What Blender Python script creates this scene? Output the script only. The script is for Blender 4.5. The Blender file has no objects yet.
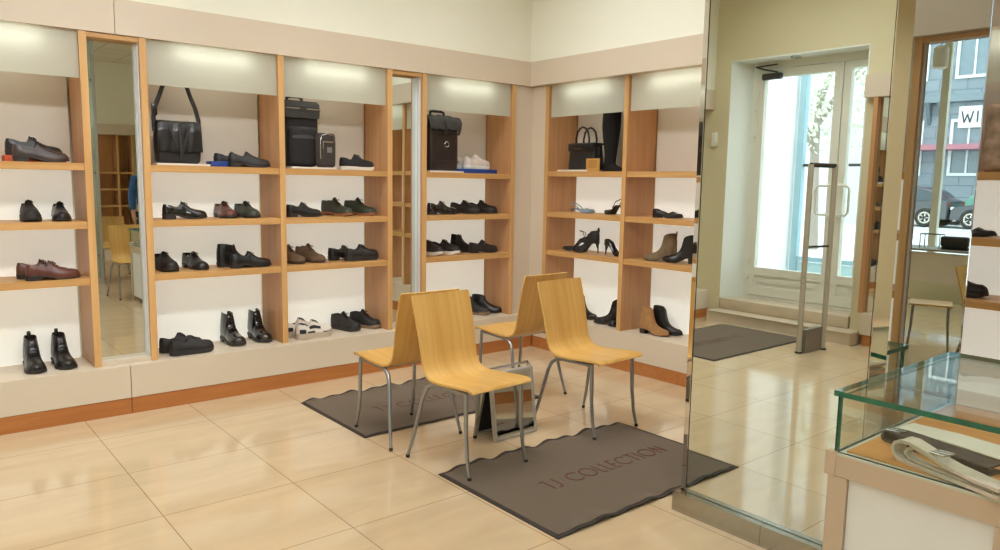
import bpy, bmesh, math, random
from mathutils import Vector, Matrix
random.seed(7)
scene = bpy.context.scene
col = scene.collection
PI = math.pi

# ------------------------------------------------------------------ materials
def srgb(r, g, b):
    f = lambda c: (c/255/12.92) if c/255 <= .04045 else ((c/255+.055)/1.055)**2.4
    return (f(r), f(g), f(b), 1.0)

MATS = {}
def mat(name, rgb, rough=.5, metal=0.0, spec=.5, bump=0.0, bscale=60.0, var=0.0, vscale=8.0, coat=0.0, sheen=0.0):
    """Procedural principled material: base colour with optional noise variation and bump."""
    if name in MATS: return MATS[name]
    m = bpy.data.materials.new(name); m.use_nodes = True
    nt = m.node_tree; b = nt.nodes['Principled BSDF']
    c = srgb(*rgb)
    b.inputs['Base Color'].default_value = c
    b.inputs['Roughness'].default_value = rough
    b.inputs['Metallic'].default_value = metal
    b.inputs['Specular IOR Level'].default_value = spec
    if coat: b.inputs['Coat Weight'].default_value = coat; b.inputs['Coat Roughness'].default_value = .08
    if sheen: b.inputs['Sheen Weight'].default_value = sheen
    tc = None
    if var or bump:
        tc = nt.nodes.new('ShaderNodeTexCoord')
    if var:
        n = nt.nodes.new('ShaderNodeTexNoise'); n.inputs['Scale'].default_value = vscale; n.inputs['Detail'].default_value = 4
        nt.links.new(tc.outputs['Object'], n.inputs['Vector'])
        r = nt.nodes.new('ShaderNodeValToRGB')
        lo = tuple(max(0, x*(1-var)) for x in c[:3])+(1,); hi = tuple(min(1, x*(1+var)) for x in c[:3])+(1,)
        r.color_ramp.elements[0].color = lo; r.color_ramp.elements[0].position = .3
        r.color_ramp.elements[1].color = hi; r.color_ramp.elements[1].position = .7
        nt.links.new(n.outputs['Fac'], r.inputs['Fac']); nt.links.new(r.outputs['Color'], b.inputs['Base Color'])
    if bump:
        n = nt.nodes.new('ShaderNodeTexNoise'); n.inputs['Scale'].default_value = bscale; n.inputs['Detail'].default_value = 3
        nt.links.new(tc.outputs['Object'], n.inputs['Vector'])
        bp = nt.nodes.new('ShaderNodeBump'); bp.inputs['Strength'].default_value = bump; bp.inputs['Distance'].default_value = .004
        nt.links.new(n.outputs['Fac'], bp.inputs['Height']); nt.links.new(bp.outputs['Normal'], b.inputs['Normal'])
    MATS[name] = m
    return m

def wood(name, c1, c2, axis, rough=.42, scale=1.0):
    """Oak-like grain running along the given axis (or axes)."""
    axes = axis if isinstance(axis, tuple) else (axis,)
    if name in MATS: return MATS[name]
    m = bpy.data.materials.new(name); m.use_nodes = True
    nt = m.node_tree; b = nt.nodes['Principled BSDF']
    tc = nt.nodes.new('ShaderNodeTexCoord'); mp = nt.nodes.new('ShaderNodeMapping')
    s = [1.6*scale if k in axes else 38*scale for k in range(3)]
    mp.inputs['Scale'].default_value = s
    nt.links.new(tc.outputs['Object'], mp.inputs['Vector'])
    n = nt.nodes.new('ShaderNodeTexNoise'); n.inputs['Scale'].default_value = 1.0; n.inputs['Detail'].default_value = 6; n.inputs['Distortion'].default_value = .6
    nt.links.new(mp.outputs['Vector'], n.inputs['Vector'])
    s2 = [.5*scale if k in axes else 5*scale for k in range(3)]
    mp2 = nt.nodes.new('ShaderNodeMapping'); mp2.inputs['Scale'].default_value = s2
    nt.links.new(tc.outputs['Object'], mp2.inputs['Vector'])
    n2 = nt.nodes.new('ShaderNodeTexNoise'); n2.inputs['Scale'].default_value = 1.0; n2.inputs['Detail'].default_value = 2; n2.inputs['Distortion'].default_value = 1.2
    nt.links.new(mp2.outputs['Vector'], n2.inputs['Vector'])
    mx = nt.nodes.new('ShaderNodeMath'); mx.operation = 'MULTIPLY_ADD'; mx.inputs[1].default_value = .55
    nt.links.new(n.outputs['Fac'], mx.inputs[0])
    ml = nt.nodes.new('ShaderNodeMath'); ml.operation = 'MULTIPLY'; ml.inputs[1].default_value = .45
    nt.links.new(n2.outputs['Fac'], ml.inputs[0]); nt.links.new(ml.outputs[0], mx.inputs[2])
    r = nt.nodes.new('ShaderNodeValToRGB')
    r.color_ramp.elements[0].color = srgb(*c1); r.color_ramp.elements[0].position = .36
    r.color_ramp.elements[1].color = srgb(*c2); r.color_ramp.elements[1].position = .64
    nt.links.new(mx.outputs[0], r.inputs['Fac']); nt.links.new(r.outputs['Color'], b.inputs['Base Color'])
    b.inputs['Roughness'].default_value = rough
    MATS[name] = m
    return m

def emit(name, rgb, strength):
    m = bpy.data.materials.new(name); m.use_nodes = True
    nt = m.node_tree; nt.nodes.remove(nt.nodes['Principled BSDF'])
    e = nt.nodes.new('ShaderNodeEmission'); e.inputs['Color'].default_value = srgb(*rgb); e.inputs['Strength'].default_value = strength
    nt.links.new(e.outputs[0], nt.nodes['Material Output'].inputs['Surface'])
    return m

def glass(name, tint=(240, 250, 246), refl=1.0):
    """Thin clear pane: tinted see-through plus Fresnel reflection."""
    m = bpy.data.materials.new(name); m.use_nodes = True
    nt = m.node_tree; nt.nodes.remove(nt.nodes['Principled BSDF'])
    t = nt.nodes.new('ShaderNodeBsdfTransparent'); t.inputs['Color'].default_value = srgb(*tint)
    g = nt.nodes.new('ShaderNodeBsdfGlossy'); g.inputs['Roughness'].default_value = .0
    lw = nt.nodes.new('ShaderNodeLayerWeight'); lw.inputs['Blend'].default_value = .5
    pw = nt.nodes.new('ShaderNodeMath'); pw.operation = 'POWER'; pw.inputs[1].default_value = 5
    nt.links.new(lw.outputs['Facing'], pw.inputs[0])
    fr = nt.nodes.new('ShaderNodeMath'); fr.operation = 'MULTIPLY_ADD'; fr.inputs[1].default_value = .96*refl; fr.inputs[2].default_value = .04*refl
    nt.links.new(pw.outputs[0], fr.inputs[0])
    mx = nt.nodes.new('ShaderNodeMixShader')
    nt.links.new(fr.outputs[0], mx.inputs[0]); nt.links.new(t.outputs[0], mx.inputs[1]); nt.links.new(g.outputs[0], mx.inputs[2])
    nt.links.new(mx.outputs[0], nt.nodes['Material Output'].inputs['Surface'])
    return m

def frosted(name):
    m = bpy.data.materials.new(name); m.use_nodes = True
    nt = m.node_tree; nt.nodes.remove(nt.nodes['Principled BSDF'])
    t = nt.nodes.new('ShaderNodeBsdfTranslucent'); t.inputs['Color'].default_value = srgb(226, 230, 214)
    d = nt.nodes.new('ShaderNodeBsdfDiffuse'); d.inputs['Color'].default_value = srgb(224, 225, 206)
    g = nt.nodes.new('ShaderNodeBsdfGlossy'); g.inputs['Roughness'].default_value = .35
    m1 = nt.nodes.new('ShaderNodeMixShader'); m1.inputs[0].default_value = .5
    nt.links.new(t.outputs[0], m1.inputs[1]); nt.links.new(d.outputs[0], m1.inputs[2])
    m2 = nt.nodes.new('ShaderNodeMixShader'); m2.inputs[0].default_value = .04
    nt.links.new(m1.outputs[0], m2.inputs[1]); nt.links.new(g.outputs[0], m2.inputs[2])
    nt.links.new(m2.outputs[0], nt.nodes['Material Output'].inputs['Surface'])
    return m

def clear(name):
    m = bpy.data.materials.new(name); m.use_nodes = True
    nt = m.node_tree; nt.nodes.remove(nt.nodes['Principled BSDF'])
    t = nt.nodes.new('ShaderNodeBsdfTransparent')
    nt.links.new(t.outputs[0], nt.nodes['Material Output'].inputs['Surface'])
    return m

def tile_floor():
    m = bpy.data.materials.new('polished_stone_tile'); m.use_nodes = True
    nt = m.node_tree; b = nt.nodes['Principled BSDF']
    tc = nt.nodes.new('ShaderNodeTexCoord'); mp = nt.nodes.new('ShaderNodeMapping')
    mp.inputs['Location'].default_value = (2.974 + 6.0, 1.672 + 12.0, 0)
    nt.links.new(tc.outputs['Object'], mp.inputs['Vector'])
    br = nt.nodes.new('ShaderNodeTexBrick'); br.offset = 0; br.squash = 1
    br.inputs['Scale'].default_value = 1; br.inputs['Mortar Size'].default_value = .0024; br.inputs['Mortar Smooth'].default_value = .3
    br.inputs['Brick Width'].default_value = .6; br.inputs['Row Height'].default_value = .6
    br.inputs['Color1'].default_value = srgb(209, 185, 149); br.inputs['Color2'].default_value = srgb(204, 180, 144)
    br.inputs['Mortar'].default_value = srgb(150, 122, 88)
    nt.links.new(mp.outputs[0], br.inputs['Vector'])
    mp2 = nt.nodes.new('ShaderNodeMapping'); mp2.inputs['Scale'].default_value = (1.2, 5.0, 1); mp2.inputs['Rotation'].default_value = (0, 0, .35)
    nt.links.new(tc.outputs['Object'], mp2.inputs['Vector'])
    n = nt.nodes.new('ShaderNodeTexNoise'); n.inputs['Scale'].default_value = 1.6; n.inputs['Detail'].default_value = 7; n.inputs['Distortion'].default_value = .8
    nt.links.new(mp2.outputs[0], n.inputs['Vector'])
    r = nt.nodes.new('ShaderNodeValToRGB')
    r.color_ramp.elements[0].color = (.92, .915, .91, 1); r.color_ramp.elements[0].position = .3
    r.color_ramp.elements[1].color = (1.03, 1.03, 1.025, 1); r.color_ramp.elements[1].position = .7
    nt.links.new(n.outputs['Fac'], r.inputs['Fac'])
    mx = nt.nodes.new('ShaderNodeMix'); mx.data_type = 'RGBA'; mx.blend_type = 'MULTIPLY'; mx.inputs[0].default_value = 1
    nt.links.new(br.outputs['Color'], mx.inputs[6]); nt.links.new(r.outputs['Color'], mx.inputs[7])
    nt.links.new(mx.outputs[2], b.inputs['Base Color'])
    b.inputs['Roughness'].default_value = .075; b.inputs['Specular IOR Level'].default_value = .7
    return m

def ceiling_grid():
    m = bpy.data.materials.new('ceiling_panels'); m.use_nodes = True
    nt = m.node_tree; b = nt.nodes['Principled BSDF']
    tc = nt.nodes.new('ShaderNodeTexCoord')
    br = nt.nodes.new('ShaderNodeTexBrick'); br.offset = 0
    br.inputs['Scale'].default_value = 1; br.inputs['Mortar Size'].default_value = .008
    br.inputs['Brick Width'].default_value = .6; br.inputs['Row Height'].default_value = .6
    br.inputs['Color1'].default_value = srgb(226, 222, 204); br.inputs['Color2'].default_value = srgb(220, 216, 198); br.inputs['Mortar'].default_value = srgb(170, 165, 140)
    nt.links.new(tc.outputs['Object'], br.inputs['Vector']); nt.links.new(br.outputs['Color'], b.inputs['Base Color'])
    b.inputs['Roughness'].default_value = .8
    return m

def facade_mat():
    m = bpy.data.materials.new('facade_block'); m.use_nodes = True
    nt = m.node_tree; b = nt.nodes['Principled BSDF']
    tc = nt.nodes.new('ShaderNodeTexCoord'); mp = nt.nodes.new('ShaderNodeMapping'); mp.inputs['Rotation'].default_value = (PI/2, 0, PI/2)
    sx = nt.nodes.new('ShaderNodeSeparateXYZ'); cx = nt.nodes.new('ShaderNodeCombineXYZ')
    nt.links.new(tc.outputs['Object'], sx.inputs[0]); nt.links.new(sx.outputs['Y'], cx.inputs['X']); nt.links.new(sx.outputs['Z'], cx.inputs['Y'])
    br = nt.nodes.new('ShaderNodeTexBrick')
    br.inputs['Scale'].default_value = 1; br.inputs['Mortar Size'].default_value = .02
    br.inputs['Brick Width'].default_value = .9; br.inputs['Row Height'].default_value = .42
    br.inputs['Color1'].default_value = srgb(140, 152, 162); br.inputs['Color2'].default_value = srgb(132, 144, 155); br.inputs['Mortar'].default_value = srgb(108, 120, 132)
    nt.links.new(cx.outputs[0], br.inputs['Vector']); nt.links.new(br.outputs['Color'], b.inputs['Base Color'])
    b.inputs['Roughness'].default_value = .9
    return m

OAKV = wood('oak_upright', (184, 133, 86), (202, 152, 103), 2)
OAKE = wood('oak_lit_edge', (200, 152, 92), (218, 174, 114), 2)  # front strip of the uprights, lightened for the light falling on it
OAKX = wood('oak_shelf', (192, 144, 84), (212, 166, 106), 0)
OAKK = wood('oak_kickboard', (172, 106, 52), (190, 124, 66), 0)
OCHRE = wood('oak_back_board', (190, 138, 84), (208, 156, 98), 2)
BIRCH = wood('birch_ply', (203, 154, 78), (221, 178, 103), (1, 2), rough=.3, scale=.8)
TANB = wood('tan_board', (196, 134, 66), (210, 150, 80), 1, rough=.5)
CREAM = mat('cream_laminate', (214, 198, 176), .42, var=.02, vscale=2)
PLINTH = mat('plinth_laminate', (216, 202, 178), .4, var=.02, vscale=2)
WALL = mat('wall_paint', (240, 238, 220), .75, var=.015, vscale=1.5)
DWALL = mat('wall_paint_beige', (214, 204, 168), .8, var=.02, vscale=1.5)
REVEAL = mat('reveal_plaster', (226, 230, 220), .7, var=.015, vscale=2)
UPPERBACK = mat('back_panel_beige', (214, 204, 188), .6, var=.01)
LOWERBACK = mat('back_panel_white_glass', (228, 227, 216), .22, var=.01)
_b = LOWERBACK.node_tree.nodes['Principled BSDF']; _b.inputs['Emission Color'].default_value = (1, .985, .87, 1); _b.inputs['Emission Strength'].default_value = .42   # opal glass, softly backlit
WHITE = mat('white_laminate', (232, 232, 226), .35, var=.01)
UPVC = mat('white_upvc', (228, 228, 214), .35, var=.01)
STEEL = mat('brushed_steel', (176, 172, 160), .26, metal=1, var=.04, vscale=30)
CHROME = mat('chrome_tube', (190, 190, 190), .16, metal=1, var=.02)
CHAIRTUBE = mat('silver_tube', (158, 160, 160), .3, metal=.85, var=.03)
ALU = mat('aluminium_profile', (206, 206, 204), .3, metal=.6, var=.03)
LIGHTM = mat('pale_painted_metal', (186, 178, 160), .4, metal=.1, var=.03)
DARKM = mat('dark_grey_metal', (70, 68, 66), .45, metal=.5, var=.05)
GREYM = mat('grey_painted_metal', (134, 126, 116), .4, metal=.3, var=.04)
MIRROR = mat('mirror_silver', (221, 226, 221), .0, metal=1)
RUBBER = mat('black_rubber', (34, 32, 30), .6, var=.1)
MATT = mat('mat_pile', (100, 83, 62), .95, bump=.8, bscale=420, var=.22, vscale=160, sheen=.2)
MATEDGE = mat('mat_rubber_edge', (54, 47, 40), .8, var=.1)
LETTER = mat('mat_lettering', (104, 58, 44), .9, var=.1)
STEP = mat('step_stone', (206, 190, 164), .35, var=.05, vscale=6)
FROST = frosted('frosted_glass'); CLEAR = clear('clear_back_face')
TUBE = emit('lamp_tube_glow', (255, 253, 246), 6.8)
PANE = glass('clear_pane', (250, 253, 252)); CASEGLASS = glass('case_glass', (251, 254, 252))
GEDGE = mat('green_glass_edge', (22, 104, 78), .1, var=.2, vscale=20, coat=.6)
BLACKL = mat('black_leather', (30, 28, 27), .3, bump=.12, bscale=160, var=.25, vscale=14)
BLACKM = mat('black_matte_leather', (36, 33, 31), .55, bump=.2, bscale=160, var=.2, vscale=14)
PATENT = mat('black_polished_leather', (26, 24, 24), .14, var=.2, coat=.5)
BROWNL = mat('brown_leather', (94, 54, 42), .32, bump=.1, var=.25, vscale=14)
DKBROWN = mat('dark_brown_leather', (62, 48, 42), .38, bump=.1, var=.25, vscale=14)
GREENL = mat('dark_green_leather', (56, 62, 50), .5, bump=.15, var=.2, vscale=14)
SUEDEB = mat('brown_suede', (112, 88, 64), .9, bump=.3, bscale=300, var=.15, vscale=30)
SUEDET = mat('tan_suede', (168, 124, 76), .9, bump=.3, bscale=300, var=.12, vscale=30)
TAUPE = mat('taupe_suede', (128, 108, 80), .85, bump=.3, bscale=300, var=.15, vscale=30)
SUEDEK = mat('black_suede', (20, 17, 17), .95, bump=.3, bscale=300, var=.1, vscale=30)
SOLEK = mat('black_sole', (44, 41, 39), .55, var=.1)
SOLEB = mat('brown_gum_sole', (150, 98, 66), .6, var=.1)
SOLET = mat('taupe_sole', (136, 112, 88), .65, var=.1)
SOLEW = mat('white_sole', (226, 222, 212), .5, var=.04)
SOLEG = mat('greige_sole', (188, 174, 154), .6, var=.05)
LACEK = mat('black_lace', (24, 22, 21), .8, var=.1)
LACEB = mat('brown_lace', (70, 44, 34), .8, var=.1)
LACEW = mat('pale_lace', (206, 198, 186), .8, var=.05)
LINING = mat('dark_lining', (38, 32, 28), .85, var=.1)
LININGT = mat('tan_lining', (150, 120, 92), .8, var=.1)
PALEBLUE = mat('pale_blue_leather', (140, 160, 176), .35, var=.08)
SNEAKP = mat('pale_knit', (206, 192, 180), .8, bump=.3, bscale=260, var=.1, vscale=40)
WHITEL = mat('white_leather', (226, 218, 204), .45, var=.04)
CHARCOAL = mat('charcoal_canvas', (34, 31, 31), .85, bump=.3, bscale=260, var=.15, vscale=20)
GREYCAN = mat('grey_coated_canvas', (56, 56, 54), .5, bump=.15, bscale=160, var=.15, vscale=20)
GOLD = mat('gold_trim', (190, 150, 80), .3, metal=1, var=.05)
SILVERT = mat('silver_trim', (190, 188, 182), .25, metal=1, var=.05)
ORANGE = mat('orange_red_board', (206, 84, 44), .55, var=.05)
BLUE = mat('blue_board', (30, 64, 140), .5, var=.05)
TRAYW = mat('pale_tray', (226, 216, 204), .35, var=.02)

# ------------------------------------------------------------------ mesh builder
class MB:
    def __init__(s): s.v = []; s.f = []; s.mi = []
    def face(s, idx, m=0): s.f.append(tuple(idx)); s.mi.append(m)
    def box(s, x0, x1, y0, y1, z0, z1, m=0, bev=0.0):
        if bev > 0: return s.rbox(x0, x1, y0, y1, z0, z1, bev, m)
        b = len(s.v)
        s.v += [(x, y, z) for z in (z0, z1) for y in (y0, y1) for x in (x0, x1)]
        for q in ((0, 2, 3, 1), (4, 5, 7, 6), (0, 1, 5, 4), (2, 6, 7, 3), (0, 4, 6, 2), (1, 3, 7, 5)):
            s.face([b+i for i in q], m)
        return s
    def rbox(s, x0, x1, y0, y1, z0, z1, r, m=0, seg=2, xf=None):
        bm = bmesh.new(); bmesh.ops.create_cube(bm, size=1)
        for v in bm.verts:
            v.co = Vector(((x0+x1)/2+v.co.x*(x1-x0), (y0+y1)/2+v.co.y*(y1-y0), (z0+z1)/2+v.co.z*(z1-z0)))
        r = min(r, .49*min(abs(x1-x0), abs(y1-y0), abs(z1-z0)))
        bmesh.ops.bevel(bm, geom=list(bm.edges), offset=r, segments=seg, profile=.5, affect='EDGES')
        return s.add_bm(bm, m, xf)
    def add_bm(s, bm, m=0, xf=None):
        b = len(s.v); bm.verts.index_update()
        for v in bm.verts:
            c = v.co if xf is None else xf(v.co)
            s.v.append(tuple(c))
        for f in bm.faces: s.face([b+v.index for v in f.verts], m)
        bm.free(); return s
    def loft(s, rings, closed=True, cap0=True, cap1=True, m=0, mfun=None):
        n = len(rings[0]); b = len(s.v)
        for r in rings: s.v += [tuple(p) for p in r]
        for i in range(len(rings)-1):
            for j in range(n if closed else n-1):
                k = (j+1) % n
                s.face([b+i*n+j, b+i*n+k, b+(i+1)*n+k, b+(i+1)*n+j], mfun(i, j) if mfun else m)
        if cap0: s.face([b+j for j in range(n)][::-1], m)
        if cap1: s.face([b+(len(rings)-1)*n+j for j in range(n)], m)
        return s
    def tube(s, pts, r, seg=10, m=0, caps=True, flat=None):
        """Tube along a path; r is a number or a list; flat=(a,b) makes an elliptical strap."""
        P = [Vector(p) for p in pts]; n = len(P)
        R = r if isinstance(r, (list, tuple)) else [r]*n
        rings = []; up = None
        for i, p in enumerate(P):
            t = (P[min(i+1, n-1)]-P[max(i-1, 0)])
            if t.length < 1e-9: t = Vector((0, 0, 1))
            t.normalize()
            if up is None:
                a = Vector((0, 0, 1)) if abs(t.z) < .9 else Vector((0, 1, 0))
                u = (a - t*a.dot(t)).normalized()
            else:
                u = (up - t*up.dot(t)); u = u.normalized() if u.length > 1e-6 else up
            up = u; w = t.cross(u)
            fa, fb = flat if flat else (1, 1)
            rings.append([p + u*math.cos(2*PI*k/seg)*R[i]*fa + w*math.sin(2*PI*k/seg)*R[i]*fb for k in range(seg)])
        return s.loft(rings, True, caps, caps, m)
    def lathe(s, prof, seg=20, m=0, c=(0, 0, 0)):
        rings = [[(c[0]+r*math.cos(2*PI*k/seg), c[1]+r*math.sin(2*PI*k/seg), c[2]+z) for k in range(seg)] for r, z in prof]
        return s.loft(rings, True, True, True, m)
    def prism(s, poly, a, b, axis='y', m=0):
        """Extrude a polygon (pairs) along an axis from a to b."""
        def pt(p, t):
            return {'y': (p[0], t, p[1]), 'x': (t, p[0], p[1]), 'z': (p[0], p[1], t)}[axis]
        return s.loft([[pt(p, a) for p in poly], [pt(p, b) for p in poly]], True, True, True, m)
    def sheet(s, grid, th, m=0):
        """Thick sheet from a grid of points (offset along local normals)."""
        nu, nv = len(grid), len(grid[0])
        G = [[Vector(p) for p in row] for row in grid]
        top = []; bot = []
        for i in range(nu):
            for j in range(nv):
                du = G[min(i+1, nu-1)][j]-G[max(i-1, 0)][j]; dv = G[i][min(j+1, nv-1)]-G[i][max(j-1, 0)]
                nn = du.cross(dv); nn = nn.normalized() if nn.length > 1e-12 else Vector((0, 0, 1))
                top.append(G[i][j]+nn*th/2); bot.append(G[i][j]-nn*th/2)
        b = len(s.v); s.v += [tuple(p) for p in top]+[tuple(p) for p in bot]; N = nu*nv
        for i in range(nu-1):
            for j in range(nv-1):
                q = [i*nv+j, i*nv+j+1, (i+1)*nv+j+1, (i+1)*nv+j]
                s.face([b+k for k in q][::-1], m); s.face([b+N+k for k in q], m)
        edge = [(i, 0) for i in range(nu)]+[(nu-1, j) for j in range(1, nv)]+[(i, nv-1) for i in range(nu-2, -1, -1)]+[(0, j) for j in range(nv-2, 0, -1)]
        for a in range(len(edge)):
            p, q = edge[a], edge[(a+1) % len(edge)]
            ip, iq = p[0]*nv+p[1], q[0]*nv+q[1]
            s.face([b+ip, b+iq, b+N+iq, b+N+ip], m)
        return s
    def mesh(s, name, mats, smooth=False):
        me = bpy.data.meshes.new(name); me.from_pydata([tuple(v) for v in s.v], [], s.f)
        mats = mats if isinstance(mats, (list, tuple)) else [mats]
        for m in mats: me.materials.append(m)
        me.polygons.foreach_set('material_index', s.mi)
        bm = bmesh.new(); bm.from_mesh(me); bmesh.ops.recalc_face_normals(bm, faces=bm.faces)
        if smooth:
            for f in bm.faces: f.smooth = True
            lim = math.radians(smooth if smooth is not True else 40)
            for e in bm.edges:
                if len(e.link_faces) == 2 and e.calc_face_angle(0) > lim: e.smooth = False
        bm.to_mesh(me); bm.free()
        return me
    def obj(s, name, mats, parent=None, smooth=False, loc=(0, 0, 0), label=None):
        o = bpy.data.objects.new(name, s.mesh(name, mats, smooth)); col.objects.link(o)
        o.location = loc
        if parent: o.parent = parent
        if label: o['label'] = label
        return o

def tag(o, label=None, cat=None, group=None, kind=None):
    if label: o['label'] = label
    if cat: o['category'] = cat
    if group: o['group'] = group
    if kind: o['kind'] = kind
    return o
def thing(name, label, cat, loc=(0, 0, 0), rz=0.0, group=None):
    o = bpy.data.objects.new(name, None); col.objects.link(o)
    o.location = loc; o.rotation_euler = (0, 0, rz); o.empty_display_size = .1
    return tag(o, label, cat, group)
def copy_tree(o, parent=None):
    c = o.copy(); col.objects.link(c)
    if parent: c.parent = parent
    for ch in o.children: copy_tree(ch, c)
    return c
def interp(tab, t):
    if t <= tab[0][0]: return tab[0][1]
    for (a, va), (b, vb) in zip(tab, tab[1:]):
        if t <= b:
            k = (t-a)/(b-a); k = k*k*(3-2*k)
            return va+(vb-va)*k
    return tab[-1][1]

# ------------------------------------------------------------------ setting
def structure(mb, name, m, smooth=False, label=None):
    return tag(mb.obj(name, m, None, smooth), label, None, None, 'structure')
XD, YO, ZC = -6.11, -12.0, 3.75        # door wall, far wall, ceiling
XR = 2.2                               # depth behind the right wall
f = MB(); f.box(XD-.35, .5, YO-.6, .5, -.1, 0.0)
structure(f, 'floor', tile_floor())
f = MB(); f.box(XD-.35, .6, YO-.6, .6, ZC, ZC+.1)
structure(f, 'ceiling', ceiling_grid())
f = MB(); f.box(XD-.35, .5, .006, .55, 2.507, ZC); structure(f, 'trim_10', WALL)
f = MB(); f.box(XD-.35, .5, .40, .55, 0, 2.507)
structure(f, 'wall_left', WALL)
f = MB(); f.box(.006, .57, YO-.4, .006, 2.507, ZC); structure(f, 'trim_11', WALL)
f = MB(); f.box(.42, .57, YO-.4, .40, 0, 2.507)
structure(f, 'wall_right', WALL)
f = MB(); f.box(XD-.35, .57, YO-.6, YO-.4, 0, ZC); f.box(XD, .006, YO-.4, YO-.002, 2.507, ZC)
structure(f, 'wall_back', WALL)
# door wall (opposite the shelves on the right): opening for the entrance and the tall shop windows
DY0, DY1, DZ0, DZ1 = -1.66, -.19, .24, 2.80
f = MB()
f.box(XD-.35, XD, DY1, .55, 0, ZC)
f.box(XD-.35, XD, DY0, DY1, DZ1, ZC)
f.box(XD-.35, XD, DY0, DY1, -.1, .1195)
f.box(XD-.35, XD, -5.4, DY0, 0, ZC)
f.box(XD-.35, XD, -8.4, -5.4, 0, .42); f.box(XD-.35, XD, -8.4, -5.4, 3.55, ZC)
f.box(XD-.35, XD, YO-.4, -8.4, 0, ZC)
structure(f, 'wall_front', DWALL)
f = MB()
f.prism([(XD+.002, DY1), (XD+.002, DY1-.006), (XD-.27, DY1-.11), (XD-.27, DY1)], DZ0, DZ1, 'z'); f.box(XD-.34, XD+.002, DY0, DY0+.012, DZ0, DZ1); f.box(XD-.34, XD+.002, DY0, DY1, DZ1-.012, DZ1)
structure(f, 'trim_1', REVEAL)
f = MB(); f.rbox(XD+.23, XD+.001, -1.78, -.20, 0, .1195, .008)
tag(f.obj('step', STEP, None, True), 'lower pale stone step in front of the entrance door', 'step', 'entrance steps')
f = MB(); f.rbox(XD-.34, XD+.012, DY0+.014, DY1-.014, .1205, DZ0-.0005, .008)
tag(f.obj('step', STEP, None, True), 'upper pale stone step at the sill of the entrance door', 'step', 'entrance steps')
f = MB(); f.box(XD, XD+.012, -.2, 0.0, 0, .09); f.box(XD, XD+.012, DY0-.1, -1.79, 0, .09)
structure(f, 'baseboard_front', STEP)

# entrance door (double, white frames)
door = tag(thing('door_1', None, None, (XD-.32, 0, 0)), None, None, None, 'structure')
def frame_box(mb, y0, y1, z0, z1, w, x0=-.035, x1=.035, wb=None):
    wb = wb or w
    mb.box(x0, x1, y0, y0+w, z0, z1); mb.box(x0, x1, y1-w, y1, z0, z1)
    mb.box(x0, x1, y0+w, y1-w, z1-w, z1); mb.box(x0, x1, y0+w, y1-w, z0, z0+wb)
f = MB(); frame_box(f, DY0+.012, DY1-.10, DZ0, DZ1-.012, .07, -.05, .04, .03)
f.obj('door_frame', UPVC, door)
for k, (y0, y1) in enumerate(((-1.285, -.345), (-1.60, -1.295))):
    f = MB(); w = .085 if k == 0 else .07
    frame_box(f, y0, y1, DZ0+.035, DZ1-.09, w, -.03, .045, .1)
    f.box(-.03, .045, y0+w, y1-w, .50, .585)
    leaf = f.obj('door_leaf', UPVC, door)
    f = MB(); f.box(-.008, .008, y0+w, y1-w, .585, DZ1-.09-w); f.obj('door_glass', PANE, leaf)
    f = MB(); f.box(-.012, .03, y0+w, y1-w, DZ0+.13, .50); f.box(.03, .04, y0+w+.05, y1-w-.05, DZ0+.18, .46); f.obj('door_panel', UPVC, leaf)
    yh = -1.245 if k == 0 else -1.335
    s = 1 if k == 0 else -1
    f = MB(); f.tube([(.045, yh, 1.19), (.085, yh, 1.19), (.10, yh+s*.012, 1.20), (.11, yh+s*.10, 1.20), (.115, yh+s*.125, 1.23), (.115, yh+s*.125, 1.46), (.11, yh+s*.10, 1.49), (.10, yh+s*.012, 1.49), (.085, yh, 1.50), (.045, yh, 1.50)], .013, 8)
    f.obj('door_handle', UPVC, leaf, True)
f = MB(); f.box(.045, .055, -1.272, -1.245, 1.29, 1.36); f.obj('lock_plate', DARKM, door)
f = MB(); f.rbox(.045, .105, -.64, -.42, 2.60, 2.665, .012); f.tube([(.085, -.60, 2.67), (.14, -.48, 2.70), (.09, -.34, 2.745)], .009, 6); f.tube([(.09, -.36, 2.745), (.075, -.58, 2.755)], .008, 6)
f.obj('door_closer', DARKM, door, True)
for z in (.45, .62, 2.0, 2.28):
    f = MB(); f.rbox(.04, .06, -.37, -.33, z, z+.07, .008); f.obj('hinge', UPVC, door, True)
f = MB(); f.tube([(.05, -.367, 1.9), (.05, -.367, 2.5)], .006, 6); f.obj('hinge_rod', UPVC, door)

# tall shop windows further along the same wall
for i, (y0, y1) in enumerate(((-6.76, -5.4), (-8.4, -6.76))):
    w = tag(thing('window_%d' % (i+1), None, None, (XD-.2, 0, 0)), None, None, None, 'structure')
    f = MB(); frame_box(f, y0, y1, .42, 3.55, .045, -.04, .04); f.obj('window_frame', UPVC, w)
    f = MB(); f.box(-.006, .006, y0+.045, y1-.045, .465, 3.505); f.obj('window_pane', PANE, w)
f = MB(); f.rbox(XD+.002, XD+.035, -.068, -.002, 1.90, 2.05, .008); o = f.obj('wall_switch', UPVC, None, True)
tag(o, 'small white plastic call box on the beige wall left of the entrance door', 'switch')

# fascia boards above the shelving
def fascia(name, x0, x1, y0, y1):
    f = MB(); f.box(x0, x1, y0, y1, 2.302, 2.507); return structure(f, name, CREAM)
fascia('trim_2', XD+.002, -3.303, -.004, .40); fascia('trim_3', -3.299, -.0045, -.004, .40)
fascia('trim_4', -.004, .42, -3.308, .40); fascia('trim_5', -.004, .42, YO, -3.312)
fascia('trim_6', XD+.002, XD+.09, -5.3, -1.675)
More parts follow.
